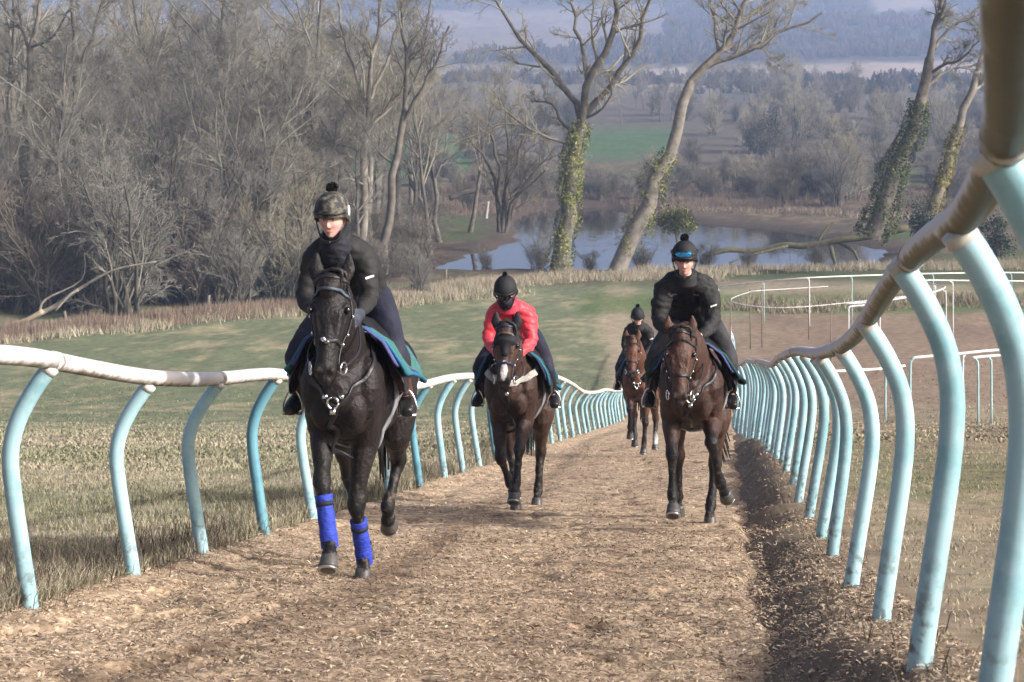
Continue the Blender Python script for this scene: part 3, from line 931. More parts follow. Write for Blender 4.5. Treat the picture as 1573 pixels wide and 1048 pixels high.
def wood_tree(seed, H=20, r0=.32, fork=.3, nl=11, spread=(25, 55), up=.12, twigs=(7, 7, 9), stems=1, tb=None, tt=None, lean=.1, minr=.0095):
    r = np.random.default_rng(seed)
    tr = []
    for s in range(stems):
        d = r.normal(0, lean, 2); K = 9
        pts = [np.array([0, 0, -.4])]
        base = r.normal(0, .25 if stems > 1 else 0, 2)
        pts[0][:2] = base
        h = H * r.uniform(.8, 1.0)
        for k in range(1, K):
            q = k / (K - 1)
            pts.append(np.array([base[0] + d[0] * h * q + r.normal(0, .012 * h), base[1] + d[1] * h * q + r.normal(0, .012 * h), h * q]))
        tr.append(np.array(pts))
    TP = np.array(tr)
    TR = np.array([[r0 * (1.25 if k == 0 else 1) * (1 - .9 * (k / 8) ** 1.1) for k in range(9)] for _ in range(stems)])
    TR = np.maximum(TR, .03)
    L1 = children(TP, TR, nl, r, fork, spread, (.3, .55), .6, 7, .13, up)
    L2 = children(*L1, twigs[0], r, .15, (25, 60), (.3, .55), .6, 5, .18, up * .7, minr * 1.3)
    L3 = children(*L2, twigs[1], r, .15, (25, 65), (.35, .6), .6, 4, .2, up * .5, minr)
    L4 = children(*L3, twigs[2], r, .15, (25, 60), (.4, .7), .7, 3, .2, up * .4, minr * .85)
    tm = branch_mesh('trunk', [(TP, TR, 8)], tb or bark_grey)
    cm_ = branch_mesh('crown', [(*L1, 5), (*L2, 4), (*L3, 3), (*L4, 3)], tt or twig_grey)
    return tm, cm_

def bush(seed, H=5, stems=16, tt=None, n=(6, 7, 8), spread=.55, minr=.009):
    r = np.random.default_rng(seed)
    K = 6; TP = []; 
    for s in range(stems):
        a = r.uniform(0, 2 * PI); sp = r.uniform(.1, 1) * spread
        h = H * r.uniform(.6, 1.0); b = r.normal(0, .35, 2)
        pts = []
        for k in range(K):
            q = k / (K - 1)
            pts.append([b[0] + math.cos(a) * sp * h * q ** 1.3 + r.normal(0, .02 * h), b[1] + math.sin(a) * sp * h * q ** 1.3 + r.normal(0, .02 * h), -.2 + h * (q - .12 * sp * q * q)])
        TP.append(pts)
    TP = np.array(TP); TR = np.tile(np.linspace(.07, .02, K), (stems, 1)) * H / 5
    L2 = children(TP, TR, n[0], r, .1, (20, 55), (.3, .55), .55, 5, .18, .06, minr * 1.3)
    L3 = children(*L2, n[1], r, .15, (20, 60), (.35, .6), .6, 4, .2, .05, minr)
    L4 = children(*L3, n[2], r, .15, (20, 60), (.4, .7), .7, 3, .2, .03, minr * .85)
    sm = branch_mesh('stems', [(TP, TR, 5)], bark_dark)
    cm_ = branch_mesh('twigs', [(*L2, 4), (*L3, 3), (*L4, 3)], tt or twig_grey)
    return sm, cm_

def put(name, parts, names, loc, rz, sc, label, cat, group=None):
    e = empty(name, loc, rz)
    e.scale = (sc, sc, sc)
    tag(e, label, cat, group)
    for me, nm in zip(parts, names):
        link(bpy.data.objects.new(nm, me), e)
    return e
def gz1(x, Y): return float(ground_z(np.array([x]), np.array([Y]))[0])

rt = random.Random(21)
tall = [wood_tree(1, 22, .34, .28, 12), wood_tree(2, 24, .38, .35, 11, (20, 45), .16), wood_tree(3, 20, .28, .2, 13, (25, 50), .14, stems=2, lean=.12),
        wood_tree(4, 21, .36, .3, 11, (35, 70), .06, tb=bark_pale, tt=twig_pale), wood_tree(5, 19, .3, .25, 12, (25, 60), .1, tb=bark_dark, tt=twig_dark), wood_tree(6, 23, .3, .3, 12, (20, 50), .14, tb=bark_grey, tt=twig_pale)]
low = [bush(11, 5.5), bush(12, 6, 14, twig_pale), bush(13, 4.5, 18, twig_red), bush(14, 5, 16, twig_dark)]

TALL_LABEL = ['leafless grey tree with wide limbs in the tangled wood', 'leafless grey tree with steep upright limbs in the tangled wood', 'leafless two-stemmed tree in the tangled wood',
              'leafless pale-barked spreading tree in the tangled wood', 'leafless dark-barked tree in the tangled wood', 'leafless tree with pale twigs in the tangled wood']
LOW_LABEL = ['grey twiggy leafless bush', 'pale twiggy leafless bush', 'brownish twiggy leafless bush', 'dark twiggy leafless bush']
# the tangled wood on the left: three ragged ranks
slots = []
for (x0, x1, Y0, n, k) in ((-70, -2, 138, 34, 0), (-95, 0, 165, 42, 1), (-130, 8, 205, 40, 2), (-42, -9, 121, 18, 3)):
    for i in range(n):
        q = (i + .5 + rt.uniform(-.4, .4)) / n
        x = x0 + (x1 - x0) * q; Y = Y0 + rt.uniform(-11, 11) - (6 if x < -30 and k == 0 else 0)
        px, _ = proj(x, Y, -12)
        if px < -190 or px > 735: continue
        if pond_sd(np.array([x]), np.array([Y]))[0] < 3: continue
        if k == 2 and px > 640: continue
        slots.append((x, Y, k))
for (x, Y, k) in slots:
    px, _ = proj(x, Y, -12)
    hgt = 1.0 if px < 500 else .82
    v = rt.choice([0, 1, 2, 3, 4, 5] if k < 3 else [2, 4, 0])
    put('bare_tree', tall[v], ('trunk', 'crown'), (x, Y, gz1(x, Y)), rt.uniform(0, 6.28), rt.uniform(.82, 1.12) * hgt * (.8 if k == 3 else 1), TALL_LABEL[v], 'tree', 'bare trees of the wood on the left')
# scrub along the wood's front and under the trees
nb = 0
for (x0, x1, Y0, n, jit) in ((-44, -6, 112, 26, 3), (-50, -4, 122, 38, 4), (-62, -6, 134, 42, 5), (-84, -4, 155, 44, 8), (-60, -8, 106, 9, 2)):
    for i in range(n):
        q = (i + .5 + rt.uniform(-.45, .45)) / n
        x = x0 + (x1 - x0) * q
        Y = Y0 + rt.uniform(-jit, jit) + max(0, (x + 30)) * .28
        px, _ = proj(x, Y, -12)
        if px < -160 or px > 640: continue
        if pond_sd(np.array([x]), np.array([Y]))[0] < 2: continue
        s = rt.uniform(.8, 1.5) * (1.35 if px < 330 else 1.1 if px < 480 else .7)
        vb = rt.choice([0, 1, 0, 2, 3, 0])
        put('scrub_bush', low[vb], ('stems', 'twigs'), (x, Y, gz1(x, Y)), rt.uniform(0, 6.28), s, LOW_LABEL[vb] + ' in the scrub at the front of the wood', 'bush', 'scrub bushes along the wood')
# bushes and small trees round the far side of the pond and up the valley
spots = []
for i in range(120):
    x = rt.uniform(-12, 95); Y = rt.uniform(211, 275)
    spots.append((x, Y, rt.uniform(.75, 1.4), rt.choice([0, 1, 3, 3, 2])))
for i in range(165):
    x = rt.uniform(-10, 190); Y = rt.uniform(280, 470)
    spots.append((x, Y, rt.uniform(.9, 1.7), rt.choice([0, 3, 2, 3, 1])))
for (x, Y, s, v) in spots:
    px, py = proj(x, Y, gz1(x, Y))
    if px > 1750: continue
    if pond_sd(np.array([x]), np.array([Y]))[0] < 2: continue
    if 880 < px < 1040 and 190 < py < 262: continue
    if Y < 300 and px < 1180: s *= .55
    put('valley_bush', low[v], ('stems', 'twigs'), (x, Y, gz1(x, Y)), rt.uniform(0, 6.28), s, LOW_LABEL[v] + ' beyond the pond', 'bush', 'bushes beyond the pond')
for i in range(34):
    x = rt.uniform(-30, 240); Y = rt.uniform(300, 520)
    px, py = proj(x, Y, gz1(x, Y))
    if px > 1700 or (780 < px < 1100 and py > 170): continue
    put('valley_tree', tall[rt.choice([0, 2, 4, 4, 5])], ('trunk', 'crown'), (x, Y, gz1(x, Y)), rt.uniform(0, 6.28), rt.uniform(.36, .62), 'small bare tree standing on the valley side beyond the pond', 'tree', 'small bare trees beyond the pond')

for i in range(70):
    px0 = rt.uniform(850, 1260); Y = rt.uniform(221, 270); x = (px0 - CX) / FPX * Y
    if pond_sd(np.array([x]), np.array([Y]))[0] < 2: continue
    v = rt.choice([0, 3, 2, 3]); put('valley_bush', low[v], ('stems', 'twigs'), (x, Y, gz1(x, Y)), rt.uniform(0, 6.28), rt.uniform(.4, .72), LOW_LABEL[v] + ' beyond the pond', 'bush', 'bushes beyond the pond')
for i in range(46):
    px0 = rt.uniform(690, 1330); Y = rt.uniform(425, 580); x = (px0 - CX) / FPX * Y
    put('valley_tree', tall[rt.choice([0, 2, 4, 4])], ('trunk', 'crown'), (x, Y, gz1(x, Y)), rt.uniform(0, 6.28), rt.uniform(.4, .7), 'small bare tree standing on the valley side beyond the pond', 'tree', 'small bare trees beyond the pond')

# ---- the trees one can tell apart, drawn limb by limb
def ivy_part(root, limbs, n, seed, spread=1.25, size=(.12, .24), palette=((.23, .24, .055), (.12, .15, .045), (.32, .3, .09)), p=(.4, .4, .2), off=np.zeros(3)):
    r = np.random.default_rng(seed)
    c = []; out = []
    for Pp, Rr in limbs:
        dn = cat_rom(Pp, 10); rd = np.interp(np.linspace(0, 1, len(dn)), np.linspace(0, 1, len(Rr)), Rr)
        k = r.integers(0, len(dn), n // len(limbs))
        a = r.normal(size=(len(k), 3)); t = np.gradient(dn, axis=0)[k]; t /= np.linalg.norm(t, axis=1, keepdims=True)
        a -= (a * t).sum(1, keepdims=True) * t; a /= np.linalg.norm(a, axis=1, keepdims=True)
        lf = fbm(dn[k][:, 2] * .8 + a[:, 0] * 1.2, a[:, 1] * 1.7 + seed, 3, 3)
        gap = lf > .36; k, a, t, lf = k[gap], a[gap], t[gap], lf[gap]
        lump = .45 + 1.35 * lf
        pos = dn[k] + a * (rd[k] * spread * lump + r.uniform(0, .12, len(k)))[:, None] + t * r.uniform(-.3, .3, (len(k), 1))
        c.append(pos); out.append(a)
    pos = np.vstack(c); nn = np.vstack(out); n = len(pos)
    nn = nn + r.normal(0, .45, (n, 3)); nn /= np.linalg.norm(nn, axis=1, keepdims=True)
    u = np.cross(nn, r.normal(size=(n, 3))); u /= np.linalg.norm(u, axis=1, keepdims=True); v = np.cross(nn, u)
    s = r.uniform(size[0], size[1], n)[:, None] * .5
    V = np.stack([pos - u * s, pos + v * s * .8, pos + u * s * 1.2, pos - v * s * .8], 1).reshape(-1, 3) - off
    Q = (np.arange(n) * 4)[:, None] + np.array([[0, 1, 2, 3]])
    col = np.array(palette)[r.choice(len(palette), n, p=p)] * r.uniform(.6, 1.25, (n, 1))
    o = obj('ivy', mesh_np('ivy', V, Q, np.repeat(col, 4, 0), smooth=False), ivy_m, root)
    o['kind'] = 'stuff'
    return o

def hero(name, label, Y, limbs, tb, tt, seed, n=(9, 7, 6, 4), ntrunk=1, ls=(.3, .5), up=.06, minr=.012, cat='tree', ivy=None):
    """limbs: list of (pixel points, start width px, end width px, dY at tip)"""
    r = np.random.default_rng(seed)
    L0P, L0R = [], []
    for (pts, w0, w1, dy) in limbs:
        k = np.linspace(0, 1, len(pts))
        Pw = np.array([P3(a, b_, Y + dy * q) for (a, b_), q in zip(pts, k)])
        Pr = resample(Pw, 9)
        Pr[1:-1] += r.normal(0, .012, (7, 3)) * np.linalg.norm(Pr[-1] - Pr[0]) * np.array([1, 1, .4])
        L0P.append(Pr); L0R.append(np.linspace(w0, w1, 9) / FPX * Y * .33)
    base = L0P[0][0].copy(); base[2] = gz1(base[0], base[1])
    root = empty(name, tuple(base)); tag(root, label, cat)
    tm = branch_mesh('trunk', [((np.array(L0P[:ntrunk]) - base), np.array(L0R[:ntrunk]), 12)], tb)
    link(bpy.data.objects.new('trunk', tm), root)
    LP = np.array(L0P[ntrunk:]); LR = np.array(L0R[ntrunk:])
    lm = branch_mesh('limb', [(LP - base, LR, 8)], tb) if 0 else None
    for q in range(len(LP)):
        link(bpy.data.objects.new('limb', branch_mesh('limb', [(LP[q:q + 1] - base, LR[q:q + 1], 8)], tb)), root)
    L1 = children(LP, LR, n[0], r, .2, (25, 60), ls, .5, 6, .16, up, minr * 1.6)
    L2 = children(*L1, n[1], r, .12, (25, 60), (.3, .55), .6, 5, .18, up, minr * 1.2)
    L3 = children(*L2, n[2], r, .12, (25, 60), (.35, .6), .6, 4, .2, up, minr)
    L4 = children(*L3, n[3], r, .12, (25, 60), (.4, .7), .7, 3, .2, up, minr * .8)
    cm_ = branch_mesh('crown', [(l[0] - base, l[1], s) for l, s in ((L1, 5), (L2, 4), (L3, 3), (L4, 3))], tt)
    link(bpy.data.objects.new('crown', cm_), root)
    if ivy:
        for (idx, a, b_, nn, kw) in ivy:
            Pp = L0P[idx]; Rr = L0R[idx]
            i0, i1 = int(a * 8), int(math.ceil(b_ * 8)) + 1
            ivy_part(root, [(Pp[i0:i1], Rr[i0:i1])], nn, seed + 5, off=base, **kw)
    return root

YI = 134.5
hero('ivy_clad_tree', 'big forked bare tree whose upright trunk is wrapped in yellow-green ivy', YI, [
    ([(857, 420), (868, 370), (876, 300), (884, 230), (893, 190)], 44, 26, 0),
    ([(893, 190), (899, 150), (905, 118), (930, 85), (945, 30), (952, -40)], 22, 9, -2),
    ([(893, 190), (880, 150), (855, 118), (825, 88), (795, 50), (770, 15), (750, -20)], 17, 5, 2),
    ([(905, 118), (893, 75), (882, 30), (876, -30)], 12, 5, 3),
    ([(896, 178), (930, 140), (958, 105), (978, 70), (992, 25), (1005, -30)], 18, 6, -3),
    ([(886, 205), (862, 188), (850, 160), (815, 155)], 10, 3, 2),
    ([(878, 225), (850, 215), (810, 195), (775, 170), (765, 150)], 8, 3, -2),
    ([(812, 196), (770, 190), (740, 205), (690, 218)], 6, 2, -2),
    ([(897, 182), (925, 168), (940, 140), (936, 110)], 7, 3, -2)],
    bark_grey, twig_pale, 31, n=(10, 6, 4, 3), ls=(.2, .5), up=.05, minr=.014,
    ivy=[(0, .12, .95, 6500, dict(spread=1.3, size=(.07, .19)))])
hero('leaning_tree', 'bare grey trunk leaning right over the pond with ivy on its lower half', YI + 1, [
    ([(946, 420), (962, 375), (985, 325), (1008, 275), (1030, 225), (1048, 170), (1062, 125)], 42, 22, 0),
    ([(1062, 125), (1080, 105), (1105, 82), (1125, 45), (1145, 10), (1165, -40)], 20, 8, -1),
    ([(1082, 104), (1110, 92), (1150, 80), (1190, 52), (1235, 38), (1262, 20)], 13, 4, -2),
    ([(1105, 82), (1100, 45), (1092, 5), (1085, -40)], 10, 5, 3),
    ([(1130, 36), (1165, 15), (1200, -5), (1240, -10)], 9, 4, 2),
    ([(1140, 84), (1160, 68), (1180, 85), (1200, 105)], 4, 2, 0)],
    bark_pale, twig_pale, 32, n=(10, 6, 5, 4), ls=(.25, .55), up=.03, minr=.013,
    ivy=[(0, .14, .58, 2800, dict(spread=1.3, size=(.07, .19)))])
hero('dark_ivy_tree', 'bare tree at right leaning away with a dark ivy-covered lower trunk', YI - 4, [
    ([(1338, 365), (1358, 310), (1380, 245), (1402, 190), (1418, 130), (1428, 90)], 44, 22, 0),
    ([(1428, 90), (1434, 50), (1445, 0), (1452, -40)], 17, 10, 0),
    ([(1424, 118), (1450, 100), (1475, 92), (1505, 62)], 9, 3, -2),
    ([(1436, 75), (1452, 52), (1480, 28), (1510, 8)], 9, 4, 2),
    ([(1418, 145), (1440, 118), (1470, 105), (1500, 100)], 8, 3, 3)],
    bark_grey, twig_grey, 33, n=(10, 7, 6, 4), ls=(.25, .5), up=.03,
    ivy=[(0, .0, .68, 6000, dict(spread=1.5, size=(.08, .2), palette=((.06, .085, .03), (.1, .12, .04), (.04, .055, .022)), p=(.45, .3, .25)))])
hero('yellow_ivy_tree', 'slimmer trunk right of the dark ivy tree with yellowish ivy up one side', YI - 1, [
    ([(1432, 325), (1450, 270), (1470, 205), (1488, 150), (1500, 115)], 26, 16, 0),
    ([(1500, 115), (1512, 70), (1520, 20), (1530, -30)], 13, 6, 0),
    ([(1490, 140), (1510, 130), (1530, 100)], 8, 3, 2)],
    bark_pale, twig_grey, 34, n=(10, 7, 6, 4), ls=(.25, .5),
    ivy=[(0, .0, .6, 2200, dict(spread=1.2, size=(.07, .19), palette=((.24, .2, .04), (.12, .13, .04), (.3, .25, .07)), p=(.4, .4, .2)))])
hero('willow_tree', 'dark many-stemmed willow on the mud point at the pond edge', 153, [
    ([(768, 357), (768, 320), (766, 280), (762, 240), (752, 200)], 12, 5, 0),
    ([(772, 357), (778, 310), (786, 270), (800, 230), (808, 190)], 12, 4, 1),
    ([(776, 357), (784, 320), (800, 295), (825, 278), (838, 262)], 11, 4, -1),
    ([(766, 357), (764, 300), (752, 255), (730, 225), (715, 205)], 10, 3, 1),
    ([(772, 357), (772, 300), (776, 250), (780, 200), (778, 170)], 11, 4, 3),
    ([(776, 357), (792, 310), (812, 275), (842, 240), (852, 225)], 10, 3, 2)],
    bark_dark, twig_dark, 35, n=(11, 7, 6, 4), ntrunk=3, ls=(.35, .6), up=.02, minr=.012)
hero('fan_tree', 'tall pale tree with fanning upright branches behind the first rider', 127, [
    ([(556, 440), (558, 350), (560, 260), (565, 190), (566, 150)], 22, 14, 0),
    ([(566, 150), (572, 100), (580, 40), (588, -30)], 12, 5, 0),
    ([(565, 165), (550, 120), (530, 60), (515, -10)], 10, 4, 2),
    ([(563, 190), (540, 165), (505, 130), (470, 110)], 7, 2, -2),
    ([(564, 200), (590, 170), (620, 130), (640, 70)], 8, 3, -2),
    ([(562, 240), (535, 225), (500, 222), (455, 205)], 6, 2, 2),
    ([(561, 285), (530, 275), (490, 300), (455, 312)], 5, 2, -3),
    ([(566, 155), (590, 100), (610, 50), (625, -10)], 9, 4, 1)],
    bark_pale, twig_pale, 36, n=(9, 6, 5, 4), ls=(.3, .55), up=.12, minr=.013)
hero('forked_tree', 'pale straight trunk dividing into a wide fork near the top left corner', 118, [
    ([(40, 470), (41, 350), (42, 200), (44, 120), (46, 75)], 17, 16, 0),
    ([(46, 75), (58, 30), (66, -30)], 12, 8, 0), ([(46, 80), (28, 40), (8, 10), (-10, -20)], 9, 5, 2),
    ([(46, 72), (75, 62), (90, 45), (110, 10)], 8, 4, -2), ([(44, 110), (25, 90), (0, 70)], 4, 2, 2)],
    bark_pale, twig_grey, 37, n=(8, 6, 5, 4), ls=(.3, .5), up=.08)
hero('thick_trunk_tree', 'broad grey trunk with a dark ivy strip near the left edge', 116, [
    ([(122, 470), (121, 340), (120, 200), (118, 110), (116, 80)], 26, 18, 0),
    ([(116, 80), (112, 30), (108, -30)], 13, 8, 0), ([(117, 110), (98, 95), (72, 78), (50, 60)], 9, 3, 2),
    ([(118, 100), (140, 70), (152, 20), (160, -20)], 11, 6, -2), ([(119, 130), (100, 112), (84, 112), (60, 95)], 6, 2, 3)],
    bark_grey, twig_grey, 38, n=(8, 6, 5, 4), ls=(.3, .5), up=.06,
    ivy=[(0, .2, .72, 700, dict(spread=1.5, palette=((.045, .06, .03), (.07, .085, .04)), p=(.6, .4)))])
hero('stout_tree', 'stout grey trunk leaning slightly right of the first rider', 123, [
    ([(588, 445), (592, 380), (600, 310), (612, 240), (622, 170)], 22, 15, 0),
    ([(622, 170), (625, 110), (618, 40), (612, -20)], 12, 6, 0), ([(618, 190), (640, 150), (668, 100), (690, 40)], 10, 4, -2),
    ([(608, 255), (585, 235), (560, 200), (548, 160)], 6, 2, 2), ([(622, 160), (650, 90), (655, 40), (662, -20)], 8, 4, 2)],
    bark_grey, twig_grey, 39, n=(9, 6, 5, 4), ls=(.3, .5), up=.06)
hero('dark_crooked_tree', 'dark crooked trunk inside the wood with evergreen ivy at its foot', 128, [
    ([(405, 350), (400, 300), (395, 260), (385, 225)], 20, 14, 0),
    ([(385, 225), (372, 190), (378, 150), (366, 90), (360, 20)], 11, 5, 0), ([(388, 235), (410, 200), (430, 150), (440, 80)], 8, 4, 2),
    ([(384, 222), (355, 215), (330, 190), (300, 180)], 7, 3, -2)],
    bark_dark, twig_dark, 40, n=(9, 6, 5, 4), ls=(.3, .55),
    ivy=[(0, .0, 1.0, 1200, dict(spread=1.6, palette=((.03, .05, .03), (.05, .075, .035)), p=(.6, .4)))])
# yellow-leaved ivy column beside it
e = empty('ivy_column', tuple(np.array(P3(425, 345, 126)))); tag(e, 'slender stump wrapped in bright yellow-green ivy in the wood', 'ivy stump')
Pc = np.array([P3(427, 345, 126), P3(425, 318, 126), P3(424, 290, 126), P3(423, 262, 126)])
V, F = tube1(Pc - np.array(e.location), [.22, .1], 7, 2); obj('trunk', mesh_np('trunk', V, F), bark_dark, e)
ivy_part(e, [(Pc, np.array([.35, .36, .3, .15]))], 420, 77, off=np.array(e.location), palette=((.27, .25, .06), (.16, .18, .05)), p=(.5, .5))

# fallen and broken timber
def timber(name, label, pts, w0, w1, Y, mt, forks=(), cat='fallen tree'):
    Pw = np.array([P3(a, b_, Y + d) for a, b_, d in pts]); base = Pw[0].copy()
    root = empty(name, tuple(base)); tag(root, label, cat)
    V, F = tube1(Pw - base, np.linspace(w0, w1, 6) / FPX * Y * .5, 9, 5); obj('trunk', mesh_np('trunk', V, F), mt, root)
    for f, a, b_ in forks:
        Pf = np.array([P3(x, y, Y + d) for x, y, d in f])
        V, F = tube1(Pf - base, np.linspace(a, b_, 5) / FPX * Y * .5, 6, 4); obj('branch', mesh_np('branch', V, F), mt, root)
    return root
mossy = bark('mossy bark', (.06, .06, .03), (.14, .125, .075))
timber('fallen_tree', 'mossy fallen trunk lying across the right end of the pond', [(1088, 391, 0), (1120, 384, .2), (1160, 386, .5), (1205, 377, .2), (1235, 378, 0), (1290, 369, -.5), (1330, 364, -.7), (1395, 350, -1)], 8, 11, 146, mossy,
       [([(1255, 374, 0), (1270, 350, .3), (1283, 340, .5)], 5, 2), ([(1285, 370, 0), (1310, 385, 0), (1318, 400, 0)], 7, 3), ([(1210, 378, 0), (1150, 393, -1), (1120, 404, -2)], 5, 2),
        ([(1275, 372, 0), (1280, 395, -1), (1285, 410, -1)], 8, 4), ([(1330, 364, 0), (1370, 356, 0), (1410, 345, 0)], 4, 1)])
timber('fallen_branch', 'pale broken branches propped at the left foot of the wood', [(40, 492, 0), (85, 470, .3), (120, 445, .3), (175, 415, 0), (240, 402, 0)], 9, 2, 104, bark_pale,
       [([(60, 482, 0), (70, 460, .2), (125, 430, .4), (130, 385, .4)], 5, 1), ([(120, 445, .2), (105, 455, 0), (85, 478, -.4)], 5, 3)])
timber('broken_limb', 'freshly split pale limb lying in the reeds at left', [(10, 500, 0), (40, 492, 0), (66, 478, 0)], 5, 8, 101, mat('split wood', (.42, .34, .22), rough=.8, var=.2, scale=9))
timber('brown_log', 'dark log lying on the far shore beyond the willow', [(690, 305, 0), (715, 296, 0), (733, 293, 0)], 9, 8, 205, bark_dark, cat='log')
# old fence stakes in the reeds
for i, (px, py, h, Y, lb) in enumerate([(103, 508, 24, 102, 'short leaning wooden stake in the reeds at far left'), (320, 481, 22, 110, 'pale wooden stake at the foot of the scrub'),
                                         (383, 470, 16, 113, 'small pale stake near the first rider'), (637, 458, 30, 122, 'wooden stake standing left of the red-jacketed rider'), (684, 452, 26, 124, 'thin stake in the pale grass left of the red jacket')]):
    b0 = P3(px, py, Y); b0[2] = gz1(b0[0], b0[1])
    V, F = box_geo((0, 0, h / FPX * Y * .5 - .1), (.16, .14, h / FPX * Y + .2))
    V[:, 0] += V[:, 2] * (-.18 if i == 0 else .05); V[4:, 2] += .04
    o = obj('wooden_stake', mesh_np('wooden_stake', V, F, smooth=False), stake_m if i in (0, 4) else bark_pale); o.location = b0
    tag(o, lb, 'stake')
# standing dead birch stubs by the far shore
for i, (px, lb) in enumerate([(746, 'short pale birch stub behind the dark willow')]):
    b0 = P3(px, 318, 196); b0[2] = gz1(b0[0], b0[1])
    V, F = tube1([(0, 0, -.3), (.12, 0, .9), (.3, 0, 1.9)], [.22, .13], 8, 3)
    o = obj('birch_stub', mesh_np('birch_stub', V, F), mat('birch bark', (.33, .31, .27), rough=.8, var=.35, scale=3, stretch=(1, 1, 4))); o.location = b0
    tag(o, lb, 'tree stub')

# thin bare saplings rooted along the near shore, crossing the bright water
for i, (px, Y, s, lb) in enumerate([(828, 141, .55, 'thin sapling rising from the pond left of the ivy tree'), (905, 140, .4, 'low sapling between the two leaning trunks'), (985, 139, .5, 'sapling beside the foot of the leaning tree'),
        (1085, 141, .5, 'sapling right of the ivied bush at the water'), (1150, 140, .42, 'sapling by the left end of the fallen trunk'), (1255, 142, .5, 'sapling tangled in the fallen trunk'), (745, 141, .4, 'sapling at the left tip of the pond')]):
    c0 = P3(px, 400, Y); put('sapling', low[(i % 2) * 3], ('stems', 'twigs'), (c0[0], Y, gz1(c0[0], Y)), i * 1.3, s, lb, 'sapling')
# evergreen bushes
def leaf_bush(label, px, py, Y, w, h, n, seed, palette, cat='bush', nm='evergreen_bush', solid=True):
    r = np.random.default_rng(seed)
    c = P3(px, py, Y); g = gz1(c[0], c[1]) if solid else c[2] - h * .5
    e = empty(nm, (c[0], c[1], g)); tag(e, label, cat)
    u = r.normal(size=(n, 3)); u /= np.linalg.norm(u, axis=1, keepdims=True)
    rad = r.uniform(.2, 1, n) ** .6
    lf = fbm(u[:, 0] * 2.6 + seed, u[:, 2] * 2.6 + u[:, 1] * 1.4, seed, 3)
    kb = r.integers(0, 6, n); cb = r.normal(0, 1, (6, 3)) * np.array([w * .26, w * .2, h * .2]); sb = r.uniform(.35, .75, 6)
    pos = u * (rad * (.4 + 1.2 * lf) * sb[kb])[:, None] * np.array([w / 2, w / 2.4, h / 2]) + cb[kb] + np.array([0, 0, h / 2])
    pos[:, 2] = np.maximum(pos[:, 2], .05)
    nn = u + r.normal(0, .6, (n, 3)); nn /= np.linalg.norm(nn, axis=1, keepdims=True)
    a = np.cross(nn, r.normal(size=(n, 3))); a /= np.linalg.norm(a, axis=1, keepdims=True); b_ = np.cross(nn, a)
    s = r.uniform(.08, .22, n)[:, None] * .55
    V = np.stack([pos - a * s, pos + b_ * s * .7, pos + a * s * 1.2, pos - b_ * s * .7], 1).reshape(-1, 3)
    Q = (np.arange(n) * 4)[:, None] + np.array([[0, 1, 2, 3]])
    col = np.array(palette)[r.integers(0, len(palette), n)] * r.uniform(.6, 1.3, (n, 1))
    o = obj('foliage', mesh_np('foliage', V, Q, np.repeat(col, 4, 0), smooth=False), ivy_m, e); o['kind'] = 'stuff'
    TP = np.array([[[0, 0, -.2], [r.normal(0, .05) * w, r.normal(0, .05) * w, h * .35], [r.normal(0, .2) * w, r.normal(0, .15) * w, h * .8]] for _ in range(6)])
    link(bpy.data.objects.new('stems', branch_mesh('stems', [(TP, np.tile([.08, .06, .02], (6, 1)), 5)], bark_dark)), e)
DK = ((.03, .045, .028), (.045, .06, .03), (.022, .035, .024))
leaf_bush('yellow-green ivied bush standing in the pond by the right rider', 1040, 342, 141, 2.7, 2.6, 3000, 3, ((.13, .15, .04), (.08, .1, .03), (.2, .2, .06)), solid=False, nm='ivied_bush')
leaf_bush('dark evergreen bush beside the yellow ivy trunk at right', 1415, 318, 150, 3.0, 5, 3000, 5, DK)
leaf_bush('dark round evergreen bush low at the right edge', 1530, 352, 140, 3.8, 4.2, 3200, 6, DK)
leaf_bush('dark evergreen thicket in the wood above the scrub', 300, 240, 150, 9, 11, 5600, 7, DK)
leaf_bush('blackish holly at the dark hollow of the scrub', 265, 415, 121, 4, 3.5, 2400, 8, DK)
leaf_bush('low dark evergreen behind the broken branches', 120, 470, 110, 5, 2.6, 2400, 9, DK)
leaf_bush('dark evergreen bush on the left bank in the wood', 150, 300, 140, 4, 7, 2800, 10, DK)
leaf_bush('broad dark evergreen thicket beyond the pond left of center', 1190, 230, 300, 9, 9, 3000, 11, DK)
leaf_bush('dark evergreen thicket beyond the pond behind bare bushes', 1270, 235, 310, 10, 7, 3000, 12, DK)
leaf_bush('bluish evergreen bush beyond the meadow on the left of the pond', 640, 250, 250, 5, 5, 2400, 13, DK)

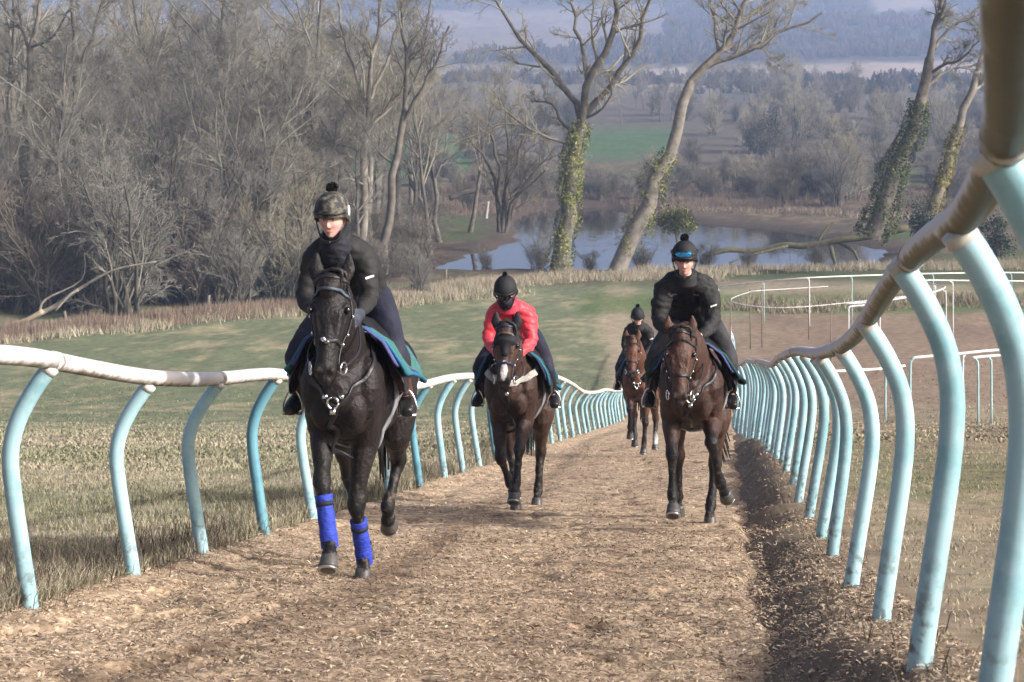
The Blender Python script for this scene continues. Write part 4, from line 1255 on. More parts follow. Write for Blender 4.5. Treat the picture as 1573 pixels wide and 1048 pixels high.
# ---- far woodland on the hills, and the hedges between the fields
def far_wood(name, label, polys, n, seed, s0=5, s1=9):
    r = np.random.default_rng(seed)
    # sample ground points whose picture position falls in the polygons
    X, Yv = [], []
    Y = r.uniform(600, 1740, n * 60); x = (r.uniform(-350, 2000, n * 60) - CX) / FPX * Y
    z = ground_z(x, Y); px, py = proj(x, Y, z)
    ins = np.zeros(len(x), bool)
    for p in polys: ins |= poly_sd(px, py, np.array(p, float)) < 0
    idx = np.nonzero(ins)[0][:n]
    x, Y, z = x[idx], Y[idx], z[idx]
    m_ = len(idx); q = 60
    s = r.uniform(s0, s1, m_)
    # every tree is a fan of upright twiggy strokes from its foot to its crown
    an = r.uniform(0, 2 * PI, (m_, q)); out = r.uniform(.05, .8, (m_, q)) * s[:, None]
    hh = s[:, None] * (1.5 - .9 * (out / s[:, None]) ** 1.5) * r.uniform(.45, 1.0, (m_, q)) * r.uniform(.7, 1.15, (m_, 1))
    foot = np.stack([x, Y, z], 1)[:, None, :]
    b0 = foot + np.stack([np.cos(an) * out * .45, np.sin(an) * out * .45, hh * .25], -1)
    tp = foot + np.stack([np.cos(an) * out, np.sin(an) * out, hh], -1)
    w = np.stack([np.full((m_, q), 1.0), r.normal(0, .3, (m_, q)), r.normal(0, .25, (m_, q))], -1) * (r.uniform(.06, .15, (m_, q)) * s[:, None])[..., None]
    V = np.stack([b0 - w * .5, b0 + w * .5, tp + w * .35, tp - w * .35], 2).reshape(-1, 3)
    M = m_ * q
    tone = np.repeat(r.uniform(.8, 1.15, m_), q * 4)[:, None]
    ev = np.repeat(r.random(m_) < .12, q * 4)[:, None]
    col = np.where(ev, np.array([[.022, .035, .026]]), np.array([[.085, .07, .06]])) * tone
    o = obj(name, mesh_np(name, V, (np.arange(M) * 4)[:, None] + np.array([[0, 1, 2, 3]]), col, smooth=False), far_m)
    tag(o, label, kind='stuff')
far_wood('far_woodland', 'blue hazy woodland covering the far valley side', [
    [(-350, 60), (-350, 110), (660, 98), (1000, 102), (1480, 86), (2000, 84), (2000, 20), (1420, 30), (1030, 38), (1000, 70), (640, 98), (560, 60), (300, 70), (180, 98), (0, 100)],
    [(-350, -45), (560, -45), (700, 12), (560, 20), (240, 6), (-350, 10)], [(700, 8), (1020, -2), (1330, -8), (1330, 18), (1030, 34), (1020, 8)], [(1440, 18), (2000, 14), (2000, -20), (1460, -12)]], 4200, 2, 4, 7.5)
far_wood('valley_hedges', 'dark hedges and copses between the pale valley fields', [
    [(-350, 124), (500, 126), (700, 122), (1290, 126), (1500, 122), (2000, 116), (2000, 126), (1290, 134), (700, 132), (-350, 136)],
    [(1050, 130), (1600, 126), (1700, 160), (1100, 165)]], 620, 3, 2.5, 5)

# ------------------------------------------------------------------ the hazy air
V, F = box_geo((40, 870, 60), (3400, 1830, 150))
m = bpy.data.materials.new('hazy air'); m.use_nodes = True
nt = m.node_tree; nt.nodes.remove(nt.nodes['Principled BSDF'])
pv = nt.nodes.new('ShaderNodeVolumePrincipled')
pv.inputs['Color'].default_value = (.5, .66, 1, 1)
pv.inputs['Density'].default_value = .00045
pv.inputs['Anisotropy'].default_value = .0
nt.links.new(pv.outputs['Volume'], nt.nodes['Material Output'].inputs['Volume'])
haze = obj('haze', mesh_np('haze', V, F, smooth=False), m)
tag(haze, 'thin blue haze filling the valley air', kind='stuff')
# ------------------------------------------------------------------ bodies: lofted chains fused into one skin
class Body:
    def __init__(s):
        s.parts = []; s.sp = []; s.sc = []; s.sr = []
    def chain(s, pts, rad, col, sub=4, sides=16, lat=(1, 0, 0)):
        pts = np.asarray(pts, float)
        rad = np.array([(r, r) if np.ndim(r) == 0 else r for r in rad], float)
        P = cat_rom(pts, sub)
        k = np.linspace(0, 1, len(P)); kk = np.linspace(0, 1, len(pts))
        R = np.stack([np.interp(k, kk, rad[:, i]) for i in range(2)], 1)
        T = np.gradient(P, axis=0); T /= np.linalg.norm(T, axis=1, keepdims=True) + 1e-9
        lat = np.asarray(lat, float)
        A = lat[None] - (T @ lat)[:, None] * T
        A /= np.linalg.norm(A, axis=1, keepdims=True) + 1e-9
        B = np.cross(T, A)
        # rounded ends
        def ring(p, a, b, ra, rb):
            an = np.arange(sides) / sides * 2 * PI
            return p + a * (np.cos(an) * ra)[:, None] + b * (np.sin(an) * rb)[:, None]
        rings = []
        for e_, w in ((0, .45), (0, .8)):
            h = R[0].min() * math.sqrt(1 - w * w) 
            rings.append(ring(P[0] - T[0] * h, A[0], B[0], R[0, 0] * w, R[0, 1] * w))
        for i in range(len(P)): rings.append(ring(P[i], A[i], B[i], R[i, 0], R[i, 1]))
        for w in (.8, .45):
            h = R[-1].min() * math.sqrt(1 - w * w)
            rings.append(ring(P[-1] + T[-1] * h, A[-1], B[-1], R[-1, 0] * w, R[-1, 1] * w))
        V = np.vstack(rings); n = len(rings)
        q = []
        for i in range(n - 1):
            for j in range(sides):
                j2 = (j + 1) % sides
                q.append([i * sides + j, i * sides + j2, (i + 1) * sides + j2, (i + 1) * sides + j])
        c0 = len(V); V = np.vstack([V, rings[0].mean(0), rings[-1].mean(0)])
        t = [[c0, (j + 1) % sides, j] for j in range(sides)] + [[c0 + 1, (n - 1) * sides + j, (n - 1) * sides + (j + 1) % sides] for j in range(sides)]
        s.parts.append((V, [np.array(q), np.array(t)]))
        col = np.asarray(col, float)
        cc = np.tile(col, (len(P), 1)) if col.ndim == 1 else np.stack([np.interp(k, np.linspace(0, 1, len(col)), col[:, i]) for i in range(3)], 1)
        s.sp.append(P); s.sc.append(cc); s.sr.append(R.mean(1))
    def ell(s, c, r, col, R=None):
        s.parts.append(ell_geo(c, r, 16, 12, R))
        s.sp.append(np.array([c], float)); s.sc.append(np.array([col], float)); s.sr.append(np.array([np.mean(r)]))
    def build(s, name, voxel, smooth, m, paint=None, disp=None):
        V, F = merge(s.parts)
        me = mesh_np(name, V, F)
        o = bpy.data.objects.new(name, me); C.objects.link(o)
        md = o.modifiers.new('r', 'REMESH'); md.mode = 'VOXEL'; md.voxel_size = voxel; md.use_smooth_shade = True
        if smooth:
            ms = o.modifiers.new('s', 'SMOOTH'); ms.factor = .5; ms.iterations = smooth
        dg = bpy.context.evaluated_depsgraph_get(); dg.update()
        me2 = bpy.data.meshes.new_from_object(o.evaluated_get(dg))
        bpy.data.objects.remove(o, do_unlink=True); bpy.data.meshes.remove(me)
        me2.name = name
        n = len(me2.vertices)
        co = np.empty(n * 3, np.float32); me2.vertices.foreach_get('co', co); co = co.reshape(-1, 3).astype(float)
        if disp is not None:
            nr_ = np.empty(n * 3, np.float32); me2.vertices.foreach_get('normal', nr_); nr_ = nr_.reshape(-1, 3)
            co = co + nr_ * disp(co)[:, None]
            me2.vertices.foreach_set('co', co.astype(np.float32).ravel()); me2.update()
        SP = np.vstack(s.sp); SC = np.vstack(s.sc); SR = np.concatenate(s.sr)
        col = np.zeros((n, 3))
        for a in range(0, n, 4000):
            d = np.linalg.norm(co[a:a + 4000, None, :] - SP[None], axis=2) / SR[None]
            w = np.exp(-(d - d.min(1, keepdims=True)) * 9)
            col[a:a + 4000] = (w @ SC) / w.sum(1, keepdims=True)
        if paint is not None: col = paint(co, col)
        setcol(me2, col)
        me2.materials.append(m)
        me2.polygons.foreach_set('use_smooth', np.ones(len(me2.polygons), bool))
        return me2

def bvh_of(me):
    n = len(me.vertices); co = np.empty(n * 3, np.float32); me.vertices.foreach_get('co', co)
    return BVHTree.FromPolygons([Vector(v) for v in co.reshape(-1, 3).tolist()], [list(p.vertices) for p in me.polygons])

def wrap(bvh, pts, off=.006, sub=6, dense=True):
    P = cat_rom(pts, sub); out = []
    for p in P:
        loc, nrm, idx, dist = bvh.find_nearest(Vector(p))
        out.append(np.array(loc + nrm * off))
    out = np.array(out)
    out[1:-1] = (out[:-2] + 2 * out[1:-1] + out[2:]) / 4
    return out

def strap_geo(path, w, t, bvh=None, ups=None):
    """flat strap lying on a surface: path (n,3), width w, thickness t"""
    P = np.asarray(path); n = len(P)
    T = np.gradient(P, axis=0); T /= np.linalg.norm(T, axis=1, keepdims=True) + 1e-9
    if bvh is not None:
        N = np.array([list(bvh.find_nearest(Vector(p))[1]) for p in P])
    else:
        N = np.tile(np.array(ups if ups is not None else (0, -1, 0), float), (n, 1))
    N -= (N * T).sum(1, keepdims=True) * T; N /= np.linalg.norm(N, axis=1, keepdims=True) + 1e-9
    B = np.cross(T, N)
    prof = [(-.5, -.5), (-.5, .35), (-.3, .6), (.3, .6), (.5, .35), (.5, -.5)]
    k = len(prof)
    V = np.stack([P + B * (a * w) + N * (b_ * t) for a, b_ in prof], 1).reshape(-1, 3)
    q = []
    for i in range(n - 1):
        for j in range(k):
            j2 = (j + 1) % k
            q.append([i * k + j, i * k + j2, (i + 1) * k + j2, (i + 1) * k + j])
    q.append([0, 1, 4, 5]); q.append([1, 2, 3, 4]); e_ = (n - 1) * k
    q.append([e_ + 5, e_ + 4, e_ + 1, e_]); q.append([e_ + 4, e_ + 3, e_ + 2, e_ + 1])
    return V, [np.array(q)]

# materials of tack and clothing
def coat_mat(name, rough=.42):
    m = mat(name, None, rough=rough, var=.3, scale=9, bump=.45, bscale=48, attr=True, spec=.3, detail=8)
    return m
coat_m = coat_mat('horse coat', .56)
hair_m = mat('black horse hair', (.012, .01, .009), rough=.55, var=.4, scale=40, bump=.5, bscale=60, stretch=(1, 1, .1))
hoof_m = mat('hoof horn', (.07, .065, .06), rough=.45, var=.4, scale=14, stretch=(1, 1, 3))
shoe_m = mat('worn steel shoe', (.55, .55, .54), rough=.3, metal=.9, var=.15)
eye_m = mat('dark eye', (.008, .006, .005), rough=.08, var=.1, spec=.7)
leather_m = mat('black leather', (.016, .015, .017), rough=.4, var=.3, scale=20, bump=.15)
brown_leather = mat('brown leather', (.085, .035, .025), rough=.45, var=.35, scale=9, bump=.3)
steel_m = mat('bright steel', (.75, .75, .74), rough=.2, metal=1.0, var=.05)
blue_boot = mat('royal blue neoprene', (.012, .03, .3), rough=.7, scale=17, bump=.6, bscale=26, col2=(.03, .062, .43), stretch=(1, 1, 2.2))
black_strap = mat('black velcro strap', (.012, .013, .02), rough=.75, var=.2)
teal_m = mat('teal green saddle cloth', (.014, .125, .105), rough=.8, var=.2, scale=20, bump=.3, bscale=120, sheen=.2)
teal_edge = mat('blue binding', (.012, .12, .2), rough=.7, var=.15, scale=20)
dark_green = mat('dark green saddle cloth', (.008, .055, .05), rough=.85, var=.2, scale=20, bump=.3, bscale=120)
purple_m = mat('purple blue lining', (.06, .07, .2), rough=.8, var=.2, scale=14, bump=.3)
navy_cloth = mat('navy saddle cloth', (.015, .02, .045), rough=.8, var=.25, scale=14, bump=.3)
sheepskin = mat('pale webbing', (.38, .35, .31), rough=.8, var=.25, scale=30, bump=.4)
grey_wrap = mat('silver girth pad', (.2, .205, .22), rough=.4, var=.25, scale=8)
def cloth(name, c, var=.25, scale=6, rough=.75, sheen=.15, b=.5):
    return mat(name, c, rough=rough, var=var, scale=scale, bump=b, bscale=11, sheen=sheen)
jacket_black = cloth('black jacket', (.0125, .0125, .013), sheen=.0)
jacket_olive = cloth('charcoal jacket', (.0155, .0148, .014), sheen=.0)
jacket_red = mat('red puffer jacket', (.64, .042, .06), rough=.5, var=.12, scale=5, bump=.35, bscale=14, sheen=.15)
navy_trouser = cloth('navy breeches', (.013, .014, .03), sheen=0)
grey_trouser = cloth('grey breeches', (.03, .028, .031), sheen=0)
black_boot = mat('black boot', (.014, .013, .014), rough=.38, var=.3, scale=10, bump=.2)
scarf_m = cloth('navy scarf', (.008, .009, .017), b=.8, sheen=0)
skin_m = mat('skin', None, rough=.5, var=.06, scale=30, attr=True, spec=.35, bump=.05, bscale=120)
_b = skin_m.node_tree.nodes['Principled BSDF']
_b.inputs['Subsurface Weight'].default_value = .12; _b.inputs['Subsurface Radius'].default_value = (.01, .004, .002); _b.inputs['Subsurface Scale'].default_value = .6
helmet_black = mat('black helmet silk', (.0095, .01, .012), rough=.75, var=.25, scale=18, bump=.2)
wool_m = mat('black bobble wool', (.012, .012, .014), rough=.95, var=.4, scale=60, bump=1.0, bscale=70)
grey_fabric = mat('grey glove', (.035, .042, .06), rough=.7, var=.3, scale=14, bump=.4)
white_mark = mat('white reflective mark', (.7, .7, .7), rough=.5, var=.05)
gold_mark = mat('gold embroidery', (.3, .26, .16), rough=.6, var=.25, scale=40)
zip_m = mat('dark zip', (.02, .015, .02), rough=.4, var=.2)
# camouflage cover
m, nt, b = nodes_of('camouflage cover')
tc = nt.nodes.new('ShaderNodeTexCoord')
nz = nt.nodes.new('ShaderNodeTexNoise'); nz.inputs['Scale'].default_value = 26; nz.inputs['Detail'].default_value = 3
nt.links.new(tc.outputs['Object'], nz.inputs['Vector'])
r = nt.nodes.new('ShaderNodeValToRGB'); r.color_ramp.interpolation = 'CONSTANT'
r.color_ramp.elements[0].position = 0; r.color_ramp.elements[0].color = (.02, .02, .021, 1)
r.color_ramp.elements[1].position = .47; r.color_ramp.elements[1].color = (.06, .055, .042, 1)
e = r.color_ramp.elements.new(.54); e.color = (.11, .1, .075, 1)
e = r.color_ramp.elements.new(.63); e.color = (.2, .185, .15, 1)
nt.links.new(nz.outputs['Fac'], r.inputs['Fac']); nt.links.new(r.outputs['Color'], b.inputs['Base Color'])
b.inputs['Roughness'].default_value = .75
camo_m = m
m, nt, b = nodes_of('mirrored blue lens')
lw = nt.nodes.new('ShaderNodeTexCoord')
b.inputs['Base Color'].default_value = (.06, .42, 1, 1); b.inputs['Metallic'].default_value = .9; b.inputs['Roughness'].default_value = .22
lens_blue = m
lens_dark = mat('dark lens', (.01, .01, .015), rough=.08, var=.05, spec=.8)

def sh(p):                                  # local (x, forward, up) -> mesh coordinates following the slope
    p = np.asarray(p, float)
    return np.stack([p[..., 0], -p[..., 1], p[..., 2] + SLOPE * p[..., 1]], -1)

FORE_R = [(.105, .18), (.092, .14), (.076, .1), (.051, .062), (.06, .063), (.038, .046), (.032, .042), (.048, .053), (.034, .04), (.047, .053)]
HIND_R = [(.155, .25), (.135, .19), (.092, .115), (.056, .074), (.063, .08), (.043, .052), (.037, .047), (.051, .055), (.037, .041), (.05, .055)]
def leg_pts(j):
    """joints: top, elbow/stifle, knee/hock, fetlock, coronet -> 10 chain points"""
    t, e, k, f, c = [np.asarray(q, float) for q in j[:5]]
    d = k - e; u = f - k
    kk = .88
    return [t, e, e + d * .38, e + d * .76, k, k + u * .22, k + u * .6, f, f + (c - f) * .5, c]

def make_horse(label, loc, rz, sc, coat, fore, hind, head, tack, group=None):
    """coat: dict body, dark(points), face ; fore/hind: 2 lists of joints ; head: poll(f,z), muzzle(f,z), dx"""
    bcol, pcol, belly = np.array(coat['body']), np.array(coat['points']), np.array(coat.get('belly', coat['body']))
    B = Body()
    st = [(-1.40, 1.24, .09, .12), (-1.28, 1.26, .2, .25), (-1.06, 1.28, .275, .31), (-.8, 1.26, .285, .31), (-.5, 1.2, .3, .335), (-.2, 1.19, .285, .345), (.02, 1.22, .25, .36), (.2, 1.2, .235, .31), (.34, 1.19, .19, .23), (.42, 1.18, .1, .13)]
    tp = sh([(0, f, z) for f, z, w, h in st])
    B.chain(tp, [(w, h) for f, z, w, h in st], bcol, 4, 24)
    pf, pz = head['poll']; mf, mz = head['muzzle']; dx = head.get('dx', 0); yaw = head.get('yaw', 0)
    nk = [(0, .12, 1.34), (0, .12 + (pf - .12) * .45, 1.34 + (pz - 1.34) * .52), (dx * .5, .12 + (pf - .12) * .78, 1.34 + (pz - 1.34) * .86), (dx, pf - .03, pz - .02)]
    B.chain(sh(nk), [(.16, .27), (.125, .215), (.095, .165), (.075, .11)], bcol, 5, 20)
    # head: stations along poll -> muzzle
    def hp(s, back=0.0, x=0.0):
        a = np.array([dx, pf, pz]); b_ = np.array([dx + yaw, mf, mz])
        p = a + (b_ - a) * s
        d = (b_ - a) / np.linalg.norm(b_ - a)
        bk = np.array([0, -abs(d[2]), -abs(d[1])]) ; bk /= np.linalg.norm(bk)     # towards the throat
        return p + bk * back + np.array([x, 0, 0])
    fcol = np.array(coat.get('face', coat['body'])); mz_col = np.array(coat.get('muzzle', (.02, .016, .014)))
    hs = [(0.0, .085, .085, .085), (.12, .1, .112, .115), (.27, .115, .124, .145), (.42, .11, .106, .135), (.58, .085, .078, .1), (.74, .07, .062, .08), (.87, .066, .066, .076), (.96, .062, .062, .066), (1.0, .058, .048, .046)]
    hc = np.array([fcol] * 6 + [fcol * .6 + mz_col * .4, mz_col, mz_col])
    B.chain(sh([hp(s, b_) for s, b_, a, c in hs]), [(a, c) for s, b_, a, c in hs], hc, 4, 20)
    B.chain(sh([hp(.16, .19), hp(.36, .2), hp(.52, .14)]), [(.075, .06), (.078, .075), (.05, .05)], fcol, 4, 14)
    for s in (-1, 1):
        B.ell(sh(hp(.25, .05, s * .102)), (.028, .036, .03), fcol)                 # brow and eye socket
        B.chain(sh([hp(.34, .02, s * .062), hp(.62, .03, s * .05)]), [.03, .022], fcol, 3, 10)
        B.ell(sh(hp(.93, .02, s * .043)), (.024, .03, .03), mz_col)                   # nostril wing
        ea, eb = hp(-.02, .06, s * .068), hp(-.34, .05, s * .098) + np.array([0, head.get('ears', 0), 0])
        B.chain(sh([ea, (ea + eb) / 2 + np.array([s * .016, 0, 0]), eb]), [(.036, .028), (.048, .024), (.012, .011)], np.array(coat.get('ear', fcol)), 4, 12)
        # chest and shoulder muscle
        B.ell(sh((s * .092, .345, 1.07)), (.082, .085, .13), bcol)
        B.ell(sh((s * .165, .26, 1.2)), (.085, .13, .19), bcol)
        B.ell(sh((s * .19, -1.08, 1.3)), (.12, .22, .24), bcol)
    lowf = coat.get('up', .5)
    for i, (j, R_) in enumerate([(q, FORE_R) for q in fore] + [(q, HIND_R) for q in hind]):
        n10 = leg_pts(j)
        cc = np.array([bcol, bcol, bcol * .9 + pcol * .1, bcol * .45 + pcol * .55, pcol, pcol, pcol, pcol, pcol, pcol])
        if i >= 2: cc = np.array([bcol, bcol, bcol, bcol * .8 + pcol * .2, pcol * .6 + bcol * .4, pcol, pcol, pcol, pcol, pcol])
        if 'sock' in coat and i == coat['sock']: cc[7:] = (.5, .48, .45)
        B.chain(sh(n10), R_, cc, 4, 14)
    bz = coat.get('blaze')
    def paint(co, col):
        n = .82 + .36 * fbm(co[:, 0] * 9 + co[:, 1] * 5, co[:, 2] * 9, 3, 3)
        loc_z = co[:, 2] + co[:, 1] * SLOPE
        col = col * n[:, None]
        if bz is not None:
            for (s0, w0, s1, w1) in bz:
                for s in np.linspace(s0, s1, 9):
                    c0 = sh(hp(s, -.02)); w = w0 + (w1 - w0) * (s - s0) / (s1 - s0 + 1e-6)
                    d = np.hypot((co[:, 0] - c0[0]) / w, (co[:, 2] - c0[2]) / .035)
                    k = sstep(1.15, .7, d + .3 * (fbm(co[:, 0] * 60, co[:, 2] * 60, 8, 2) - .5)) * (co[:, 1] < c0[1] + .06)
                    col = col * (1 - k[:, None]) + np.array((.62, .58, .55)) * k[:, None]
        for s in (-1, 1):
            c0 = sh(hp(.935, -.03, s * .05)); d = np.linalg.norm((co - c0) / np.array([.02, .03, .026]), axis=1)
            col = col * (1 - .85 * sstep(1.2, .6, d))[:, None]
        mud = sstep(.66, .74, fbm(co[:, 0] * 34 + co[:, 1] * 21, co[:, 2] * 34, 31, 3)) * sstep(1.0, .3, loc_z) * .5
        col = col * (1 - mud[:, None]) + np.array((.16, .115, .08)) * mud[:, None]
        return col
    me = B.build('horse', .0115, 3, coat_m, paint, lambda co: .016 * (fbm(co[:, 0] * 7 + co[:, 1] * 4, co[:, 2] * 6 - co[:, 1] * 3, 12, 3) - .5) + .006 * (fbm(co[:, 0] * 22 + co[:, 1] * 17, co[:, 2] * 16, 5, 2) - .5) + .0035 * sstep(.05, 0, np.abs(fbm(co[:, 0] * 11 + co[:, 1] * 9, co[:, 2] * 7, 44, 2) - .5)))
    root = bpy.data.objects.new('horse', me); C.objects.link(root)
    root.location = loc; root.rotation_euler = (0, 0, rz); root.scale = (sc, sc, sc)
    tag(root, label, 'horse', group)
    bv = bvh_of(me)
    # eyes
    for s in (-1, 1):
        p = sh(hp(.285, .035, s * .112)); V, F = ell_geo(p, (.019, .024, .022), 12, 8); obj('eye', mesh_np('eye', V, F), eye_m, root)
    # hooves with shoes
    for i, j in enumerate(list(fore) + list(hind)):
        f, c = np.asarray(j[3], float), np.asarray(j[4], float)
        ax = np.asarray(j[5] if len(j) > 5 else (0, .3, -1), float); ax /= np.linalg.norm(ax)
        a, b_ = sh(c - ax * .012), sh(c + ax * .088)
        V, F = tube1([a, a * .5 + b_ * .5, b_], [.049, .055, .063], 16, 2); obj_h = obj('hoof', mesh_np('hoof', V, F), hoof_m, root)
        u = (b_ - a) / np.linalg.norm(b_ - a)
        V, F = tube1([b_ + u * .001, b_ + u * .011], [.0635, .0625], 18, 1); obj('shoe', mesh_np('shoe', V, F), shoe_m, obj_h)
        # frog and sole so a lifted foot shows its underside
        V, F = tube1([b_ + u * .005, b_ + u * .0125], [.05, .046], 14, 1); obj('sole', mesh_np('sole', V, F), hoof_m, obj_h)
    # mane, forelock, tail
    g = []
    rr = np.random.default_rng(int(abs(loc[0]) * 100))
    for k in range(34):
        q = k / 33; base = np.array([dx * q, .1 + (pf - .1) * q, 1.34 + .27 * (1 - q) + (pz - 1.34) * (q ** .85) + .07 * q])
        s = -1 if rr.random() < .75 else 1
        tip = base + np.array([s * rr.uniform(.06, .1), rr.uniform(-.06, .0), -rr.uniform(.1, .2)])
        mid = (base + tip) / 2 + np.array([s * .04, 0, .05])
        g.append(tube1(sh([base, mid, tip]), [.012, .016, .004], 5, 3))
    if tack.get('forelock', False):
        for k in range(9):
            x = rr.uniform(-.03, .03); a = hp(-.02, .0, x * .5); t = hp(rr.uniform(.2, .32), -.085, x * 1.3)
            g.append(tube1(sh([a, hp(.1, -.085, x), t]), [.01, .012, .003], 5, 3))
    V, F = merge(g); obj('mane', mesh_np('mane', V, F), hair_m, root)
    g = []
    sw = tack.get('tail', (0.05, 0))
    for k in range(26):
        x = rr.normal(0, .022); a = np.array([x * .3, -1.44, 1.42])
        l = rr.uniform(.6, .95)
        g.append(tube1(sh([a, a + [x + sw[0] * .4, -.12, -.1], a + [x * 1.6 + sw[0], -.2 + rr.normal(0, .03), -.45 * l], a + [x * 2.0 + sw[0] * 1.6 + sw[1], -.2 + rr.normal(0, .05), -l]]), [.02, .026, .02, .005], 5, 4))
    V, F = merge(g); obj('tail', mesh_np('tail', V, F), hair_m, root)
    # ---- bridle
    st_m = tack.get('strap', leather_m)
    bridle = obj('bridle', None, None, root) if False else None
    def ringpts(s, back, a0, a1, rx, rb, n=14):
        c = hp(s, back)
        d = hp(s + .1, back) - c; d /= np.linalg.norm(d)
        out = []
        bk = hp(s, back + .1) - hp(s, back); bk /= np.linalg.norm(bk)
        for an in np.linspace(a0, a1, n):
            out.append(c + np.array([1, 0, 0]) * math.sin(an) * rx - bk * math.cos(an) * rb)
        return sh(out)
    geo = []
    W = .021
    geo.append(strap_geo(wrap(bv, ringpts(.115, .09, -1.9, 1.9, .13, .15), .004, 2), W, .008, bv))            # browband
    geo.append(strap_geo(wrap(bv, ringpts(.64, .08, -PI, PI, .1, .12, 22), .004, 2), W * 1.1, .008, bv))           # noseband
    geo.append(strap_geo(wrap(bv, ringpts(-.03, .09, -PI * .6, PI * .6, .1, .11), .005, 2), W, .008, bv))           # headpiece
    for s in (-1, 1):
        geo.append(strap_geo(wrap(bv, sh([hp(.0, .1, s * .12), hp(.2, .13, s * .14), hp(.42, .13, s * .13), hp(.62, .11, s * .1), hp(.86, .095, s * .09)]), .005, 5), W * .85, .008, bv))
    V, F = merge(geo); me_b = mesh_np('bridle', V, F); bridle = obj('bridle', me_b, st_m, root)
    if tack.get('brow_light'):
        V, F = strap_geo(wrap(bv, ringpts(.115, .09, -1.3, 1.3, .13, .15), .009, 2), .017, .006, bv); obj('browband', mesh_np('browband', V, F), tack['brow_light'], bridle)
    geo = []
    if tack.get('noseplate'):
        for x in (-.045, -.018, .012, .043):
            p, nrm, _, _ = bv.find_nearest(Vector(sh(hp(.665, -.09, x)))); V, F = ell_geo(np.array(p + nrm * .012), (.016, .009, .013), 8, 6); obj('nose_plate', mesh_np('nose_plate', V, F), steel_m, bridle)
    bits = []
    for s in (-1, 1):
        c = np.array(sh(hp(.875, .085, s * .098)))
        an = np.linspace(0, 2 * PI, 17)
        ring = np.stack([c[0] + np.cos(an) * .012 * s, c[1] + np.cos(an) * .036, c[2] + np.sin(an) * .036], 1)
        V, F = tube1(ring, .0065, 6, 1); obj('bit_ring', mesh_np('bit_ring', V, F), steel_m, bridle)
        bits.append(c)
        for q in (.3, .5, .62):
            p, nrm, _, _ = bv.find_nearest(Vector(sh(hp(q, .12, s * .13)))); V, F = ell_geo(np.array(p + nrm * .012), (.008, .011, .011), 8, 6); obj('buckle', mesh_np('buckle', V, F), steel_m, bridle)
    # reins to the rider's hands
    hands = tack['hands']
    geo = []
    for s, c, h in zip((-1, 1), bits, hands):
        hh = sh(np.array(h)); mid = (c + hh) / 2 + np.array([s * .05, 0, -.05])
        geo.append(strap_geo(cat_rom([c, mid, hh], 8), .018, .006, None, (s, -.3, .2)))
    V, F = merge(geo); obj('reins', mesh_np('reins', V, F), tack.get('rein_m', leather_m), root)
    # ---- breastplate
    if tack.get('breast') == 'plate':
        geo = []
        for s in (-1, 1):
            geo.append(strap_geo(wrap(bv, sh([(s * .2, .0, 1.62), (s * .24, .2, 1.45), (s * .19, .42, 1.28), (s * .09, .5, 1.14), (0, .52, 1.06)]), .007, 6), .028, .01, bv))
        geo.append(strap_geo(wrap(bv, sh([(0, .55, 1.06), (0, .5, .96), (0, .35, .84), (0, .15, .78)]), .007, 6), .032, .01, bv))
        V, F = merge(geo); bp_ = obj('breastplate', mesh_np('breastplate', V, F), leather_m, root)
        p, nrm, _, _ = bv.find_nearest(Vector(sh((0, .6, 1.07)))); p = np.array(p + nrm * .02)
        an = np.linspace(0, 2 * PI, 17)
        g = [tube1(np.stack([p[0] + np.cos(an) * .033, p[1] + an * 0, p[2] + np.sin(an) * .035], 1), .0075, 6, 1)]
        for x in (-.05, .05): g.append(box_geo(p + [x, .012, .035], (.03, .012, .024)))
        g.append(box_geo(p + [0, 0, -.055], (.034, .014, .03)))
        V, F = merge(g); obj('ring', mesh_np('ring', V, F), steel_m, bp_)
    elif tack.get('breast') == 'girth':
        pl = []
        for s in (-1, 1):
            pl += [] 
        pts = [(-.29, -.02, 1.42), (-.24, .25, 1.36), (-.13, .46, 1.28), (0, .5, 1.24), (.13, .46, 1.28), (.24, .25, 1.36), (.29, -.02, 1.42)]
        V, F = strap_geo(wrap(bv, sh(pts), .012, 6), .062, .02, bv); bp_ = obj('breast_girth', mesh_np('breast_girth', V, F), sheepskin, root)
        V, F = strap_geo(wrap(bv, sh([(0, .52, 1.2), (0, .5, 1.0), (0, .35, .84), (0, .15, .78)]), .007, 6), .03, .01, bv); obj('martingale', mesh_np('martingale', V, F), leather_m, bp_)
        p, nrm, _, _ = bv.find_nearest(Vector(sh((0, .55, 1.14)))); V, F = ell_geo(np.array(p + nrm * .02), (.02, .01, .02), 8, 6); obj('ring', mesh_np('ring', V, F), steel_m, bp_)
    # ---- girth
    pts = [(-.34, -.15, 1.3), (-.33, -.13, 1.05), (-.2, -.1, .86), (0, -.1, .82), (.2, -.1, .86), (.33, -.13, 1.05), (.34, -.15, 1.3)]
    V, F = strap_geo(wrap(bv, sh(pts), .01, 6), .075, .018, bv); obj('girth', mesh_np('girth', V, F), tack.get('girth_m', leather_m), root)
